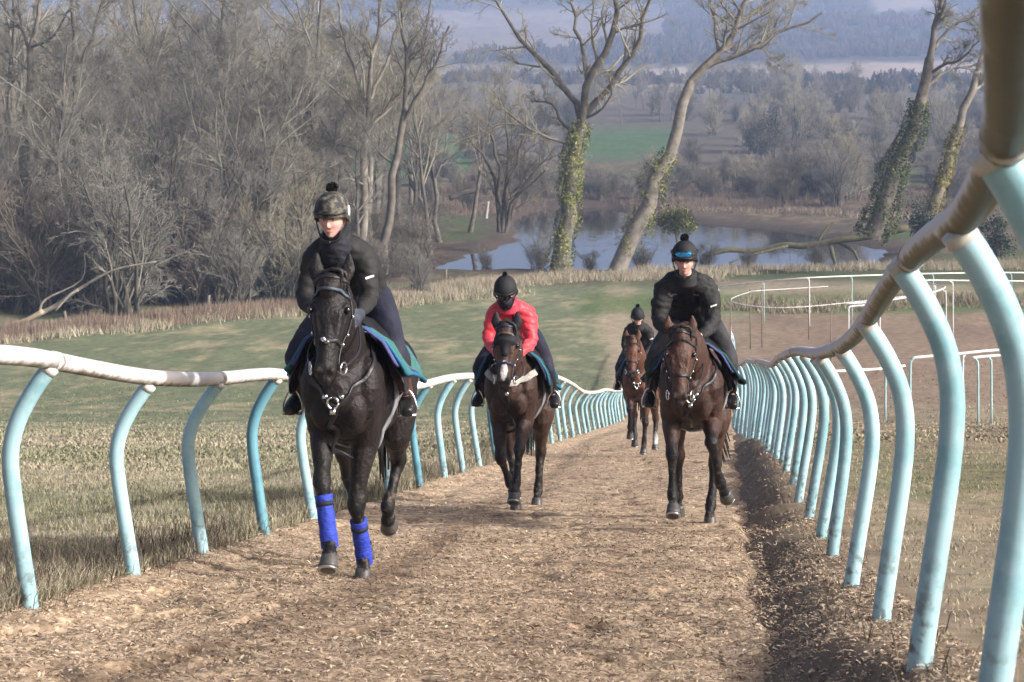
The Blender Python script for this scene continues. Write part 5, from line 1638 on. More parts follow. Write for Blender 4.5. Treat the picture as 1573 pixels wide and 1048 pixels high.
    # ---- saddle and cloths: sheets that follow the barrel and flare over the flanks
    def sheet(name, f0, f1, zdrop, out, m, edge=None, th=.016, nu=12, nv=26):
        us = np.linspace(0, 1, nu); vs = np.linspace(-1, 1, nv)
        top = []
        for u in us:
            f = f0 + (f1 - f0) * u
            for v in vs:
                a = abs(v); s = np.sign(v)
                x = s * (np.interp(a, [0, .2, .45, .7, 1], [0, .15, .27, .335, .35]) + out * a ** 1.5 * (1.0 - .35 * u) + .03 * math.sin(u * 7 + v * 3) * a * a)
                z = np.interp(a, [0, .2, .45, .7, 1], [1.60, 1.57, 1.47, 1.33, zdrop]) - .012 * math.sin(u * 9 + s) * a + (.06 * (1 - u) * a)
                wid = np.interp(f, [-.6, .0, .25], [1.05, 1.0, .86])
                top.append((x * wid, f - .05 * a * (1 - u), z))
        top = sh(np.array(top)).reshape(nu, nv, 3)
        du = np.gradient(top, axis=0); dv = np.gradient(top, axis=1); N = np.cross(du, dv); N /= np.linalg.norm(N, axis=2, keepdims=True) + 1e-9
        if N[nu // 2, nv // 2, 2] < 0: N = -N
        bot = top - N * th
        V = np.vstack([top.reshape(-1, 3), bot.reshape(-1, 3)])
        I = np.arange(nu * nv).reshape(nu, nv); o2 = nu * nv
        q = [np.stack([I[:-1, :-1], I[:-1, 1:], I[1:, 1:], I[1:, :-1]], -1).reshape(-1, 4)]
        q.append(q[0][:, ::-1] + o2)
        bd = np.concatenate([I[0, :], I[1:, -1], I[-1, -2::-1], I[-2:0:-1, 0]]); b2 = np.roll(bd, -1)
        q.append(np.stack([bd, bd + o2, b2 + o2, b2], 1))
        o = obj(name, mesh_np(name, V, [np.vstack(q)]), m, root)
        if edge is not None:
            loop = top.reshape(-1, 3)[np.append(bd, bd[0])] - N.reshape(-1, 3)[np.append(bd, bd[0])] * th * .5
            V, F = tube1(loop, .013, 6, 1); obj('binding', mesh_np('binding', V, F), edge, o)
        return o
    cl = tack['cloth']
    sheet('saddle_cloth', .17, -.6, cl.get('drop', 1.2), cl.get('out', .1), cl['m'], cl.get('edge'))
    if cl.get('lining') is not None:
        sheet('under_pad', .23, -.45, cl.get('drop', 1.2) + .04, cl.get('out', .1) * .55, cl['lining'])
    # saddle: seat, pommel and flaps
    SB = Body()
    SB.chain(sh([(0, -.06, 1.66), (0, -.14, 1.645), (0, -.32, 1.625), (0, -.48, 1.65), (0, -.54, 1.69)]), [(.07, .04), (.1, .035), (.14, .03), (.16, .035), (.13, .03)], (0, 0, 0), 4, 14)
    for s in (-1, 1):
        SB.chain(sh([(s * .1, -.14, 1.63), (s * .27, -.1, 1.5), (s * .345, -.06, 1.33), (s * .36, -.06, 1.18)]), [(.02, .15), (.02, .17), (.018, .17), (.016, .12)], (0, 0, 0), 4, 14, lat=(.5 * s, 0, 1))
    obj('saddle', SB.build('saddle', .014, 3, leather_m), None, root)
    return root, bv, hp

def leg_sleeve(root, j, t0, t1, r, m, name='leg_boot', strap=None):
    """a bandage or boot round the cannon of a leg, between knee (0) and fetlock (1)"""
    k, f = sh(np.asarray(j[2], float)), sh(np.asarray(j[3], float))
    a, b_ = k + (f - k) * t0, k + (f - k) * t1
    n = 9
    P = [a + (b_ - a) * q for q in np.linspace(0, 1, n)]
    rad = [r * (1.0 + .05 * math.sin(i * 2.3) + (.12 if i in (0,) else 0) + .1 * (i / n)) for i in range(n)]
    V, F = tube1(P, rad, 18, 3); o = obj(name, mesh_np(name, V, F), m, root)
    if strap is not None:
        for q in (.17, ):
            c = a + (b_ - a) * q; d = (b_ - a) / np.linalg.norm(b_ - a)
            V, F = tube1([c - d * .013, c + d * .013], r * 1.1, 18, 1); obj('strap', mesh_np('strap', V, F), strap, o)
    return o
# ------------------------------------------------------------------ riders
def head_mesh(tilt, yaw, centre, sc=1.0, cheek=(.62, .3, .27), base=(.6, .37, .31)):
    nv, nu = 60, 72
    v = np.linspace(0, PI, nv + 1)[1:-1]; u = np.arange(nu) / nu * 2 * PI
    X = np.outer(np.sin(v), np.sin(u)); Y = -np.outer(np.sin(v), np.cos(u)); Z = np.outer(np.cos(v), np.ones(nu))
    D = np.stack([X, Y, Z], -1).reshape(-1, 3)
    V = D * np.array([.077, .098, .122])
    x, y, z = V.T
    front = sstep(.0, -.06, y)
    jaw = 1 - .3 * sstep(-.01, -.115, z)
    V[:, 0] = x * jaw
    x = V[:, 0]
    V[:, 1] += .012 * sstep(-.05, -.12, z) * front * -1 + .02 * sstep(-.04, -.12, z) * (1 - front)
    def g(cx, cz, sx, sz): return np.exp(-((x - cx) / sx) ** 2 - ((z - cz) / sz) ** 2) * front
    dy = 0
    ridge = np.exp(-(x / .0085) ** 2) * sstep(.032, -.02, z) * sstep(-.047, -.036, z)
    dy = dy - .021 * ridge * front - .007 * g(0, -.03, .017, .011)
    dy = dy + .013 * (g(.031, .016, .017, .012) + g(-.031, .016, .017, .012))
    dy = dy - .006 * (g(.03, .036, .024, .008) + g(-.03, .036, .024, .008))
    dy = dy - .006 * g(0, -.066, .021, .0055) - .0065 * g(0, -.077, .018, .0055) + .006 * g(0, -.0715, .024, .0025) + .003 * g(0, -.055, .006, .008)
    dy = dy - .009 * g(0, -.1, .02, .013)
    dy = dy - .005 * (g(.042, -.025, .02, .018) + g(-.042, -.025, .02, .018))
    V[:, 1] += dy
    col = np.tile(np.array(base), (len(V), 1))
    def blend(c, w):
        nonlocal col
        w = np.clip(w, 0, 1)[:, None]; col = col * (1 - w) + np.array(c) * w
    blend(cheek, .75 * (g(.042, -.03, .024, .024) + g(-.042, -.03, .024, .024)) + .5 * g(0, -.03, .014, .014))
    blend((.46, .17, .16), .85 * (g(0, -.066, .02, .005) + g(0, -.077, .017, .005)))
    blend((.2, .07, .07), .8 * g(0, -.0715, .02, .0018))
    blend((.12, .075, .05), .8 * (g(.031, .037, .019, .0045) + g(-.031, .037, .019, .0045)))
    blend((.36, .2, .17), .6 * (g(.031, .016, .02, .011) + g(-.031, .016, .02, .011)))
    blend((.2, .09, .08), .8 * (g(.009, -.044, .005, .004) + g(-.009, -.044, .005, .004)))
    q = []
    for i in range(nv - 2):
        for j in range(nu):
            j2 = (j + 1) % nu
            q.append([i * nu + j, (i + 1) * nu + j, (i + 1) * nu + j2, i * nu + j2])
    n = len(V); V = np.vstack([V, [0, 0, .122], [0, -.012, -.122]]); col = np.vstack([col, base, base])
    t = []
    for j in range(nu):
        j2 = (j + 1) % nu
        t += [[n, j, j2], [n + 1, (nv - 2) * nu + j2, (nv - 2) * nu + j]]
    R = np.array(Matrix.Rotation(yaw, 3, 'Z') @ Matrix.Rotation(tilt, 3, 'X'))
    return V, [np.array(q), np.array(t)], col, R

def make_rider(label, loc, rz, sc, pose, look, group=None):
    """pose: dict of joints in the horse's frame (x, forward, up)"""
    J = {k: np.asarray(v, float) for k, v in pose.items() if k not in ('tilt', 'yaw')}
    skin = (.6, .37, .31)
    B = Body()
    pel, ch, nk, hd = J['pelvis'], J['chest'], J['neck'], J['head']
    B.chain(sh([pel, (pel + ch) / 2 + [0, 0, .03], ch, nk]), [(.14, .11), (.14, .1), (.16, .1), (.055, .055)], skin, 4, 16)
    B.chain(sh([nk - [0, 0, .04], nk * .5 + hd * .5, hd - [0, .03, .04]]), [.056, .052, .05], skin, 4, 14)
    arms, legs = [], []
    for s, t in ((-1, 'l'), (1, 'r')):
        shd, el, ha = J['sh' + t], J['el' + t], J['ha' + t]
        arms.append((shd, el, ha))
        B.chain(sh([shd, (shd + el) / 2, el, (el + ha) / 2, ha]), [.05, .045, .038, .034, .026], skin, 4, 12)
        # hand: palm, four curled fingers round the rein, thumb on top
        d = ha - el; d /= np.linalg.norm(d)
        fw = np.array([0, .75, -.66]); inn = np.array([-s, 0, 0])
        pc = ha + d * .035
        B.chain(sh([ha, pc, ha + d * .075]), [(.022, .03), (.018, .042), (.017, .042)], skin, 4, 12)
        for k in range(4):
            b0 = ha + d * .078 + np.array([0, .0, .034 - .022 * k])
            l = (.034, .038, .036, .028)[k]
            B.chain(sh([b0, b0 + d * l * .8 + inn * l * .35, b0 + d * l * .75 + inn * l * 1.15, b0 + d * l * .1 + inn * l * 1.35]), [.0105, .0102, .0095, .008], skin, 3, 8)
        b0 = ha + d * .03 + np.array([0, 0, .036])
        B.chain(sh([b0, b0 + d * .03 + inn * .012 + [0, 0, .012], b0 + d * .055 + inn * .02 + [0, 0, .006]]), [.013, .0115, .009], skin, 3, 8)
        hi, kn, an, to = J['hi' + t], J['kn' + t], J['an' + t], J['to' + t]
        legs.append((hi, kn, an, to))
        B.chain(sh([hi, (hi + kn) / 2, kn, (kn + an) / 2, an]), [.085, .075, .055, .05, .038], skin, 4, 12)
        B.chain(sh([an, (an + to) / 2 - [0, 0, .015], to]), [.038, .034, .026], skin, 4, 10)
    body = B.build('person', .0085, 2, skin_m)
    # face on the same mesh: append the head
    V, F, col, R = head_mesh(pose['tilt'], pose['yaw'], hd)
    c = sh(hd)
    Vw = V @ R.T + c
    bm = bmesh.new(); bm.from_mesh(body)
    hm = mesh_np('h', Vw, F, col); bm.from_mesh(hm)
    bm.to_mesh(body); bm.free(); bpy.data.meshes.remove(hm)
    body.polygons.foreach_set('use_smooth', np.ones(len(body.polygons), bool))
    root = bpy.data.objects.new('person', body); C.objects.link(root)
    root.location = loc; root.rotation_euler = (0, 0, rz); root.scale = (sc, sc, sc)
    tag(root, label, 'person', group)
    def hl(p): return np.asarray(p, float) @ R.T + c                # head frame -> mesh
    for s in (-1, 1):
        V, F = ell_geo(hl((s * .031, -.083, .014)), (.0135, .0098, .0085), 12, 8, R)
        e_ = obj('eye', mesh_np('eye', V, F), mat('eye white', (.5, .46, .43), rough=.2, var=.02) if 'eye white' not in bpy.data.materials else bpy.data.materials['eye white'], root)
        V, F = ell_geo(hl((s * .031, -.0895, .0125)), (.0068, .0045, .0068), 10, 6, R); obj('iris', mesh_np('iris', V, F), eye_m, e_)
        V, F = ell_geo(hl((s * .079, .008, -.005)), (.009, .02, .03), 10, 8, R); obj('ear', mesh_np('ear', V, F, np.tile(np.array(skin), (len(V), 1))), skin_m, root)
    # ---- jacket
    K = Body()
    w = look.get('bulk', 1.0)
    K.chain(sh([pel + [0, .02, .0], pel * .6 + ch * .4 + [0, 0, .05], ch * .8 + pel * .2 + [0, 0, .03], ch + [0, .03, 0], nk + [0, -.02, -.03]]), [(.2 * w, .16 * w), (.205 * w, .165 * w), (.215 * w, .15 * w), (.2 * w, .125 * w), (.1, .09)], (0, 0, 0), 5, 20)
    for (shd, el, ha) in arms:
        s = np.sign(shd[0])
        K.chain(sh([ch * .35 + shd * .65 + [0, 0, .01], shd, shd * .5 + el * .5 + [s * .012, 0, 0], el, el * .5 + ha * .5, ha - (ha - el) * .06]), [.1 * w, .09 * w, .077 * w, .062 * w, .053 * w, .043 * w], (0, 0, 0), 5, 16)
        K.chain(sh([nk + [0, -.05, -.03], nk * .5 + shd * .5 + [0, -.02, .005], shd]), [.1 * w, .1 * w, .092 * w], (0, 0, 0), 4, 16)
    sd = look.get('seed', 1)
    puff = look.get('puff', 0)
    sh0 = [(sh(a), sh(b_)) for a, b_, _ in arms]
    def jd(co):
        n = fbm(co[:, 0] * 9 + co[:, 1] * 6, co[:, 2] * 13 + co[:, 1] * 4, sd, 3) - .5
        d = n * .026 - .006 * np.abs(np.sin(co[:, 2] * 31 + 9 * fbm(co[:, 0] * 5, co[:, 2] * 5 + co[:, 1] * 3, sd + 2, 2))) ** 4 + (fbm(co[:, 0] * 26, co[:, 2] * 30 + co[:, 1] * 12, sd + 4, 2) - .5) * .008
        if puff: d = d + puff * (np.abs(np.sin((co[:, 2] + .25 * np.abs(co[:, 0]) + .2 * co[:, 1]) * 44)) ** .6 - .6)
        return d
    jm = K.build('jacket', .0095, 3, look['jacket'], None, jd)
    jk = obj('jacket', jm, None, root)
    jb = bvh_of(jm)
    # collar
    up = (hd - nk); up /= np.linalg.norm(up)
    a = sh(nk + [0, .0, -.03]); b_ = sh(nk + up * look.get('coll', .055))
    V, F = tube1([a, (a + b_) / 2, b_], [.12, .105, .095], 20, 3); obj('collar', mesh_np('collar', V, F), look.get('collar', look['jacket']), jk)
    def on_jacket(x, z, f=.8):
        hit = jb.ray_cast(Vector((x, -f, z)), Vector((0, 1, 0)))
        if hit[0] is None: hit = jb.find_nearest(Vector((x, -.3, z)))
        return np.array(hit[0]), np.array(hit[1])
    # zip down the front
    zp = []
    for z in np.linspace(nk[2] - .05, ch[2] - .12, 9):
        p, nrm = on_jacket(0.0 + look.get('zx', 0), z); zp.append(p + nrm * .003)
    V, F = strap_geo(np.array(zp), .016, .008, jb); obj('zip', mesh_np('zip', V, F), zip_m, jk)
    for (x, z, kind) in look.get('marks', ()):
        p, nrm = on_jacket(x, z)
        r_ = np.random.default_rng(int(abs(x * 1000) + z * 100))
        if kind == 'crest':
            g = []
            for q in range(6):
                c0 = p + np.array([(q - 2.5) * .012, 0, r_.uniform(-.006, .006)])
                pts = [c0 + np.array([r_.uniform(-.014, .014), 0, r_.uniform(-.014, .014)]) for _ in range(4)]
                pts = [np.array(jb.find_nearest(Vector(t))[0]) + np.array(jb.find_nearest(Vector(t))[1]) * .004 for t in pts]
                g.append(strap_geo(cat_rom(pts, 3), .006, .004, jb))
            V, F = merge(g); obj('emblem', mesh_np('emblem', V, F), look.get('mark_m', gold_mark), jk)
        elif kind == 'dot':
            V, F = ell_geo(p + nrm * .003, (.014, .006, .008), 8, 6); obj('badge', mesh_np('badge', V, F), white_mark, jk)
    if look.get('stripe'):
        el, shd = arms[1][1], arms[1][0]
        p0 = sh(shd * .5 + el * .5)
        pts = []
        for q in np.linspace(-.5, .5, 7):
            d = np.array([q * .055 + .055, -.2, .012 + q * .02])
            hit = jb.ray_cast(Vector(p0 + np.array([q * .05 + .035, -.5, q * .018 + .01])), Vector((0, 1, 0)))
            if hit[0] is not None: pts.append(np.array(hit[0]) + np.array(hit[1]) * .003)
        if len(pts) > 2:
            V, F = strap_geo(np.array(pts), .014, .005, jb); obj('sleeve_stripe', mesh_np('sleeve_stripe', V, F), white_mark, jk)
    # ---- scarf or face mask
    if look.get('scarf'):
        KB = Body(); KB.chain(sh([nk + [0, .05, -.1], nk + [0, .05, -.04], nk + up * .045 + [0, .03, 0]]), [(.085, .07), (.1, .085), (.085, .078)], (0, 0, 0), 4, 18)
        obj('scarf', KB.build('scarf', .009, 2, scarf_m, None, lambda co: .012 * (fbm(co[:, 0] * 30, co[:, 2] * 60, 4, 2) - .5)), None, root)
    if look.get('mask'):
        KB = Body()
        KB.ell(hl((0, -.004, -.07)), (.078, .107, .064), (0, 0, 0), R); KB.ell(hl((0, .0, -.12)), (.075, .085, .06), (0, 0, 0), R)
        obj('face_mask', KB.build('face_mask', .008, 2, scarf_m), None, root)
    # ---- breeches
    T = Body()
    T.ell(sh(pel), (.17, .15, .13), (0, 0, 0))
    for (hi, kn, an, to) in legs:
        T.chain(sh([pel * .4 + hi * .6, hi, hi * .5 + kn * .5 + [0, 0, .01], kn, kn * .55 + an * .45]), [.115, .115, .098, .076, .064], (0, 0, 0), 5, 16)
    obj('breeches', T.build('breeches', .0105, 3, look['breeches'], None, lambda co: .02 * (fbm(co[:, 0] * 10 + co[:, 1] * 8, co[:, 2] * 10, 6, 3) - .5)), None, root)
    # ---- boots, half chaps, stirrups
    for i, (hi, kn, an, to) in enumerate(legs):
        s = np.sign(kn[0])
        KB = Body(); KB.chain(sh([kn * .72 + an * .28, kn * .4 + an * .6, an + [0, 0, .03]]), [.068, .062, .05], (0, 0, 0), 4, 14)
        obj('half_chap', KB.build('half_chap', .01, 2, look.get('chap', black_boot), None, lambda co: .008 * (fbm(co[:, 0] * 20, co[:, 2] * 24, 7, 2) - .5)), None, root)
        KB = Body(); KB.chain(sh([an + [0, -.035, .03], an + [0, 0, -.01], an * .5 + to * .5 - [0, 0, .0], to]), [(.046, .05), (.05, .052), (.049, .04), (.042, .03)], (0, 0, 0), 4, 14)
        KB.chain(sh([an + [0, -.04, -.05], an * .5 + to * .5 - [0, 0, .045], to - [0, 0, .03]]), [(.042, .014), (.046, .012), (.04, .012)], (0, 0, 0), 4, 12)
        obj('boot', KB.build('boot', .008, 2, look.get('boot', black_boot)), None, root)
        m0 = an * .35 + to * .65
        pts = [m0 + [-.062, 0, -.052], m0 + [-.062, 0, .0], m0 + [-.035, 0, .075], m0 + [0, 0, .105], m0 + [.035, 0, .075], m0 + [.062, 0, .0], m0 + [.062, 0, -.052]]
        V, F = tube1(sh(pts), .008, 8, 4)
        V2, F2 = box_geo(sh(m0 + [0, 0, -.055]), (.125, .06, .014)); V, F = merge([(V, F), (V2, F2)])
        stp = obj('stirrup', mesh_np('stirrup', V, F), steel_m, root)
        tp_ = np.array([s * .27, kn[1] - .06, kn[2] + .05])
        V, F = strap_geo(cat_rom(sh([m0 + [0, 0, .1], m0 * .5 + tp_ * .5 + [s * .015, 0, 0], tp_]), 5), .026, .008, None, (s, 0, 0)); obj('stirrup_leather', mesh_np('stirrup_leather', V, F), leather_m, stp)
    if look.get('gloves') is not None:
        for (shd, el, ha) in arms:
            s = np.sign(shd[0]); d = ha - el; d /= np.linalg.norm(d); inn = np.array([-s, 0, 0])
            KB = Body(); KB.chain(sh([ha - d * .03, ha + d * .03, ha + d * .078]), [(.038, .042), (.026, .048), (.023, .047)], (0, 0, 0), 4, 12)
            for k in range(4):
                b0 = ha + d * .078 + np.array([0, 0, .036 - .024 * k]); l = (.036, .04, .038, .03)[k]
                KB.chain(sh([b0, b0 + d * l * .8 + inn * l * .35, b0 + d * l * .75 + inn * l * 1.15, b0 + d * l * .1 + inn * l * 1.35]), [.0125, .0125, .0115, .01], (0, 0, 0), 3, 8)
            b0 = ha + d * .03 + np.array([0, 0, .04])
            KB.chain(sh([b0, b0 + d * .03 + inn * .012 + [0, 0, .012], b0 + d * .06 + inn * .02 + [0, 0, .006]]), [.016, .0145, .012], (0, 0, 0), 3, 8)
            obj('glove', KB.build('glove', .006, 2, look['gloves']), None, root)
    # ---- helmet
    nv, nu = 22, 40
    rings = []
    for i in range(nv + 1):
        v = i / nv * 1.72
        a = np.arange(nu) / nu * 2 * PI
        z = math.cos(v) * .135; rad = math.sin(min(v, PI / 2)) if v < PI / 2 else 1.0 - .03 * (v - PI / 2)
        low = (v > 1.35) * (-np.maximum(0, np.cos(a - PI)) * 0 )
        x = np.sin(a) * .111 * rad; y = -np.cos(a) * .137 * rad
        zz = np.full(nu, z); 
        back = np.clip(np.cos(a) * -1, -.2, 1)                      # lower behind and at the sides
        zz = zz - .05 * sstep(1.2, 1.72, v) * sstep(-.55, .3, -np.cos(a))
        rings.append(np.stack([x, y, zz + .043], 1))
    V = np.vstack(rings); q = []
    for i in range(nv):
        for j in range(nu):
            j2 = (j + 1) % nu; q.append([i * nu + j, (i + 1) * nu + j, (i + 1) * nu + j2, i * nu + j2])
    inner = V * np.array([.93, .93, .95]) ; n = len(V)
    q = np.array(q); qi = q[:, ::-1] + n
    rim = np.array([[nv * nu + j, n + nv * nu + j, n + nv * nu + (j + 1) % nu, nv * nu + (j + 1) % nu] for j in range(nu)])
    Vh = hl(np.vstack([V, inner]))
    hm_ = obj('helmet', mesh_np('helmet', Vh, [np.vstack([q, qi, rim])]), look.get('helmet', helmet_black), root)
    # peak
    an = np.linspace(-1.15, 1.15, 15); tp, bt = [], []
    for a in an:
        for rr_, zz in ((.97, .056), (1.07, .058), (1.0 + .15 * math.cos(a), .056)):
            tp.append((math.sin(a) * .111 * rr_, -math.cos(a) * .137 * rr_, zz))
    tp = np.array(tp); bt = tp - [0, 0, .008]; k = 3; I = np.arange(15 * 3).reshape(15, 3)
    q = np.stack([I[:-1, :-1], I[:-1, 1:], I[1:, 1:], I[1:, :-1]], -1).reshape(-1, 4)
    e1 = np.stack([I[:-1, 2], I[:-1, 2] + 45, I[1:, 2] + 45, I[1:, 2]], 1)
    obj('peak', mesh_np('peak', hl(np.vstack([tp, bt])), [np.vstack([q, q[:, ::-1] + 45, e1])]), look.get('peak', black_boot), hm_)
    # chin strap
    geo = []
    for s in (-1, 1):
        geo.append(strap_geo(hl(cat_rom([(s * .1, -.02, .0), (s * .084, -.03, -.06), (s * .05, -.065, -.122), (0, -.078, -.136)], 5)), .017, .006, None, (s, -.4, 0)))
    V, F = merge(geo); obj('chin_strap', mesh_np('chin_strap', V, F), leather_m, hm_)
    # bobble: a ball of short tufts
    if look.get('bobble', 1):
        r_ = np.random.default_rng(4); n = 520
        u = r_.normal(size=(n, 3)); u /= np.linalg.norm(u, axis=1, keepdims=True)
        rb = .034 * look.get('bobble', 1)
        b0 = hl((0, .012, .197)) 
        e_ = np.cross(u, r_.normal(size=(n, 3))); e_ /= np.linalg.norm(e_, axis=1, keepdims=True)
        tip = b0 + u * rb * r_.uniform(.9, 1.2, (n, 1)); bs = b0 + u * rb * .5
        V = np.stack([bs - e_ * .005, bs + e_ * .005, tip + e_ * .003, tip - e_ * .003], 1).reshape(-1, 3)
        g = [(V, [(np.arange(n) * 4)[:, None] + np.array([[0, 1, 2, 3]])]), ell_geo(b0, (rb * .85,) * 3, 12, 8)]
        V, F = merge(g); obj('bobble', mesh_np('bobble', V, F), wool_m, hm_)
    gg = look.get('goggles')
    if gg:
        zc, lm, ry = gg                                            # height, lens material, how far out
        an = np.linspace(-.62, .62, 17); g = []
        top, bot = [], []
        for a in an:
            hh = .026 * (1 - (abs(a) / .75) ** 4)
            for o_, l_ in ((1, top), (-1, bot)):
                l_.append((math.sin(a) * .111 * ry, -math.cos(a) * .137 * ry, zc + o_ * hh))
        T_, B_ = np.array(top), np.array(bot); M_ = (T_ + B_) / 2 * np.array([1.05, 1.06, 1])
        V = np.vstack([T_, M_, B_]); n = 17; q = []
        for r0_ in (0, 1):
            for j in range(n - 1): q.append([r0_ * n + j, (r0_ + 1) * n + j, (r0_ + 1) * n + j + 1, r0_ * n + j + 1])
        lo = obj('goggles', mesh_np('goggles', hl(V), np.array(q)), lm, hm_)
        loop = np.vstack([T_, B_[::-1], T_[:1]]); V, F = tube1(hl(loop), .006, 7, 1); obj('goggle_frame', mesh_np('goggle_frame', V, F), black_boot, hm_)
        an = np.linspace(.6, 2 * PI - .6, 25)
        V, F = strap_geo(hl(np.stack([np.sin(an) * .114, -np.cos(an) * .141, np.full(25, zc - .004)], 1)), .02, .006, None, (0, 0, 1))
        V, F = tube1(hl(np.stack([np.sin(an) * .115, -np.cos(an) * .141, np.full(25, zc - .004)], 1)), .007, 6, 1); obj('goggle_band', mesh_np('goggle_band', V, F), look.get('band', leather_m), hm_)
    if look.get('side_patch'):
        for s in (-1, 1):
            V, F = ell_geo(hl((s * .107, -.0, .055)), (.008, .022, .036), 10, 8, R); obj('side_patch', mesh_np('side_patch', V, F), white_mark, hm_)
    return root
# ------------------------------------------------------------------ the four horses and their riders
def on_track(px, Y, lift=0.0):
    x = (px - CX) / FPX * Y
    return (x, Y, -1.17 - SLOPE * Y + lift)
YAW = -.115
def joints(top, el, kn, fe, co, ax=(0, .3, -1)):
    return [top, el, kn, fe, co, ax]

# --- 1: black horse with blue boots
loc = on_track(535, 11.5, -.015)
fore1 = [joints((-.15, .24, 1.26), (-.14, .14, .95), (-.09, .44, .62), (-.035, .5, .27), (-.02, .58, .19), (0, .7, -1)),
         joints((.15, .2, 1.26), (.11, .0, .92), (.06, .06, .46), (.09, -.06, .13), (.095, .0, .05))]
hind1 = [joints((-.14, -1.05, 1.28), (-.16, -.72, .96), (-.12, -.82, .6), (-.01, -.56, .26), (.03, -.5, .165), (0, -.2, -1)),
         joints((.15, -1.08, 1.28), (.19, -.82, .98), (.165, -1.14, .7), (.125, -.93, .4), (.12, -.96, .3), (0, -.75, -.7))]
hands1 = [(-.1, .36, 1.62), (.12, .36, 1.64)]
h1, b1, hp1 = make_horse('black horse galloping nearest the camera with royal blue boots on its forelegs', loc, -.07, 1.0,
    dict(body=(.0125, .009, .0085), points=(.006, .0055, .0055), face=(.009, .0075, .007), muzzle=(.014, .011, .01), ear=(.008, .007, .007)), fore1, hind1,
    dict(poll=(.70, 1.83), muzzle=(.89, 1.27), dx=.0, ears=-.01),
    dict(hands=hands1, breast='plate', noseplate=True, brow_light=mat('blue grey browband', (.05, .07, .1), rough=.5), girth_m=grey_wrap,
         cloth=dict(m=teal_m, edge=teal_edge, lining=purple_m, drop=1.25, out=.075), tail=(.02, 0)))
leg_sleeve(h1, fore1[0], .2, 1.1, .05, blue_boot, strap=black_strap)
leg_sleeve(h1, fore1[1], .28, 1.12, .05, blue_boot, strap=black_strap)
make_rider('rider in charcoal jacket and camouflage bobble hat on the nearest black horse', loc, -.07, 1.0,
    dict(pelvis=(0, -.5, 1.82), chest=(-.05, -.16, 2.03), neck=(-.075, .0, 2.12), head=(-.085, .1, 2.255), tilt=.1, yaw=-.1,
         shl=(-.21, -.05, 2.03), ell=(-.265, .04, 1.76), hal=hands1[0], shr=(.085, -.05, 2.03), elr=(.135, .05, 1.76), har=hands1[1],
         hil=(-.13, -.45, 1.78), knl=(-.33, -.05, 1.42), anl=(-.37, -.28, 1.14), tol=(-.4, -.12, 1.06),
         hir=(.12, -.45, 1.76), knr=(.29, -.05, 1.42), anr=(.33, -.28, 1.14), tor=(.36, -.12, 1.06)),
    dict(jacket=jacket_olive, breeches=navy_trouser, chap=brown_leather, boot=black_boot, helmet=camo_m, scarf=True, gloves=grey_fabric, stripe=True, side_patch=True,
         marks=((.03, 1.97, 'crest'), (-.17, 1.97, 'dot')), seed=3, bulk=.95))

# --- 2: dark bay with the red-jacketed rider
loc = on_track(789, 17.65, -.01)
fore2 = [joints((-.15, .22, 1.26), (-.135, .04, .92), (-.1, .2, .53), (-.04, -.04, .28), (-.02, -.13, .2), (.1, -.7, -.7)),
         joints((.15, .24, 1.26), (.13, .14, .93), (.1, .4, .62), (.08, .48, .3), (.07, .56, .21), (0, .7, -1))]
hind2 = [joints((-.14, -1.05, 1.28), (-.17, -.8, .98), (-.12, -.86, .52), (-.035, -.5, .15), (-.025, -.43, .065), (0, .3, -1)),
         joints((.15, -1.06, 1.28), (.19, -.82, .97), (.15, -1.12, .55), (.13, -1.06, .15), (.125, -1.0, .07))]
hands2 = [(-.11, .3, 1.52), (.1, .3, 1.52)]
h2, b2, hp2 = make_horse('dark bay horse with a black ear bonnet and white snip on its nose', loc, YAW, 1.0,
    dict(body=(.046, .024, .017), points=(.011, .009, .009), face=(.055, .027, .018), muzzle=(.025, .02, .02), ear=(.01, .01, .012), blaze=((.66, .02, .78, .034), (.78, .034, .9, .02))), fore2, hind2,
    dict(poll=(.74, 1.75), muzzle=(.92, 1.24), dx=.01, ears=.02),
    dict(hands=hands2, breast='girth', girth_m=grey_wrap, brow_light=mat('tan browband', (.12, .1, .08), rough=.6), forelock=False, strap=mat('blue bridle strap', (.012, .02, .06), rough=.45), cloth=dict(m=dark_green, edge=teal_edge, lining=navy_cloth, drop=1.2, out=.05), tail=(0, 0)))
EB = Body()
EB.chain(sh([hp2(-.01, .08), hp2(.12, .09), hp2(.27, .078), hp2(.38, .055), hp2(.46, .03)]), [(.092, .095), (.12, .12), (.122, .14), (.075, .105), (.045, .075)], (0, 0, 0), 4, 18)
for s in (-1, 1):
    a, c = hp2(-.02, .06, s * .068), hp2(-.35, .05, s * .098) + np.array([0, .02, 0])
    EB.chain(sh([a, (a + c) / 2 + np.array([s * .016, 0, 0]), c]), [(.04, .03), (.051, .027), (.014, .012)], (0, 0, 0), 4, 12)
obj('ear_bonnet', EB.build('ear_bonnet', .011, 3, cloth('black ear bonnet', (.006, .006, .009), b=.2, sheen=0)), None, h2)
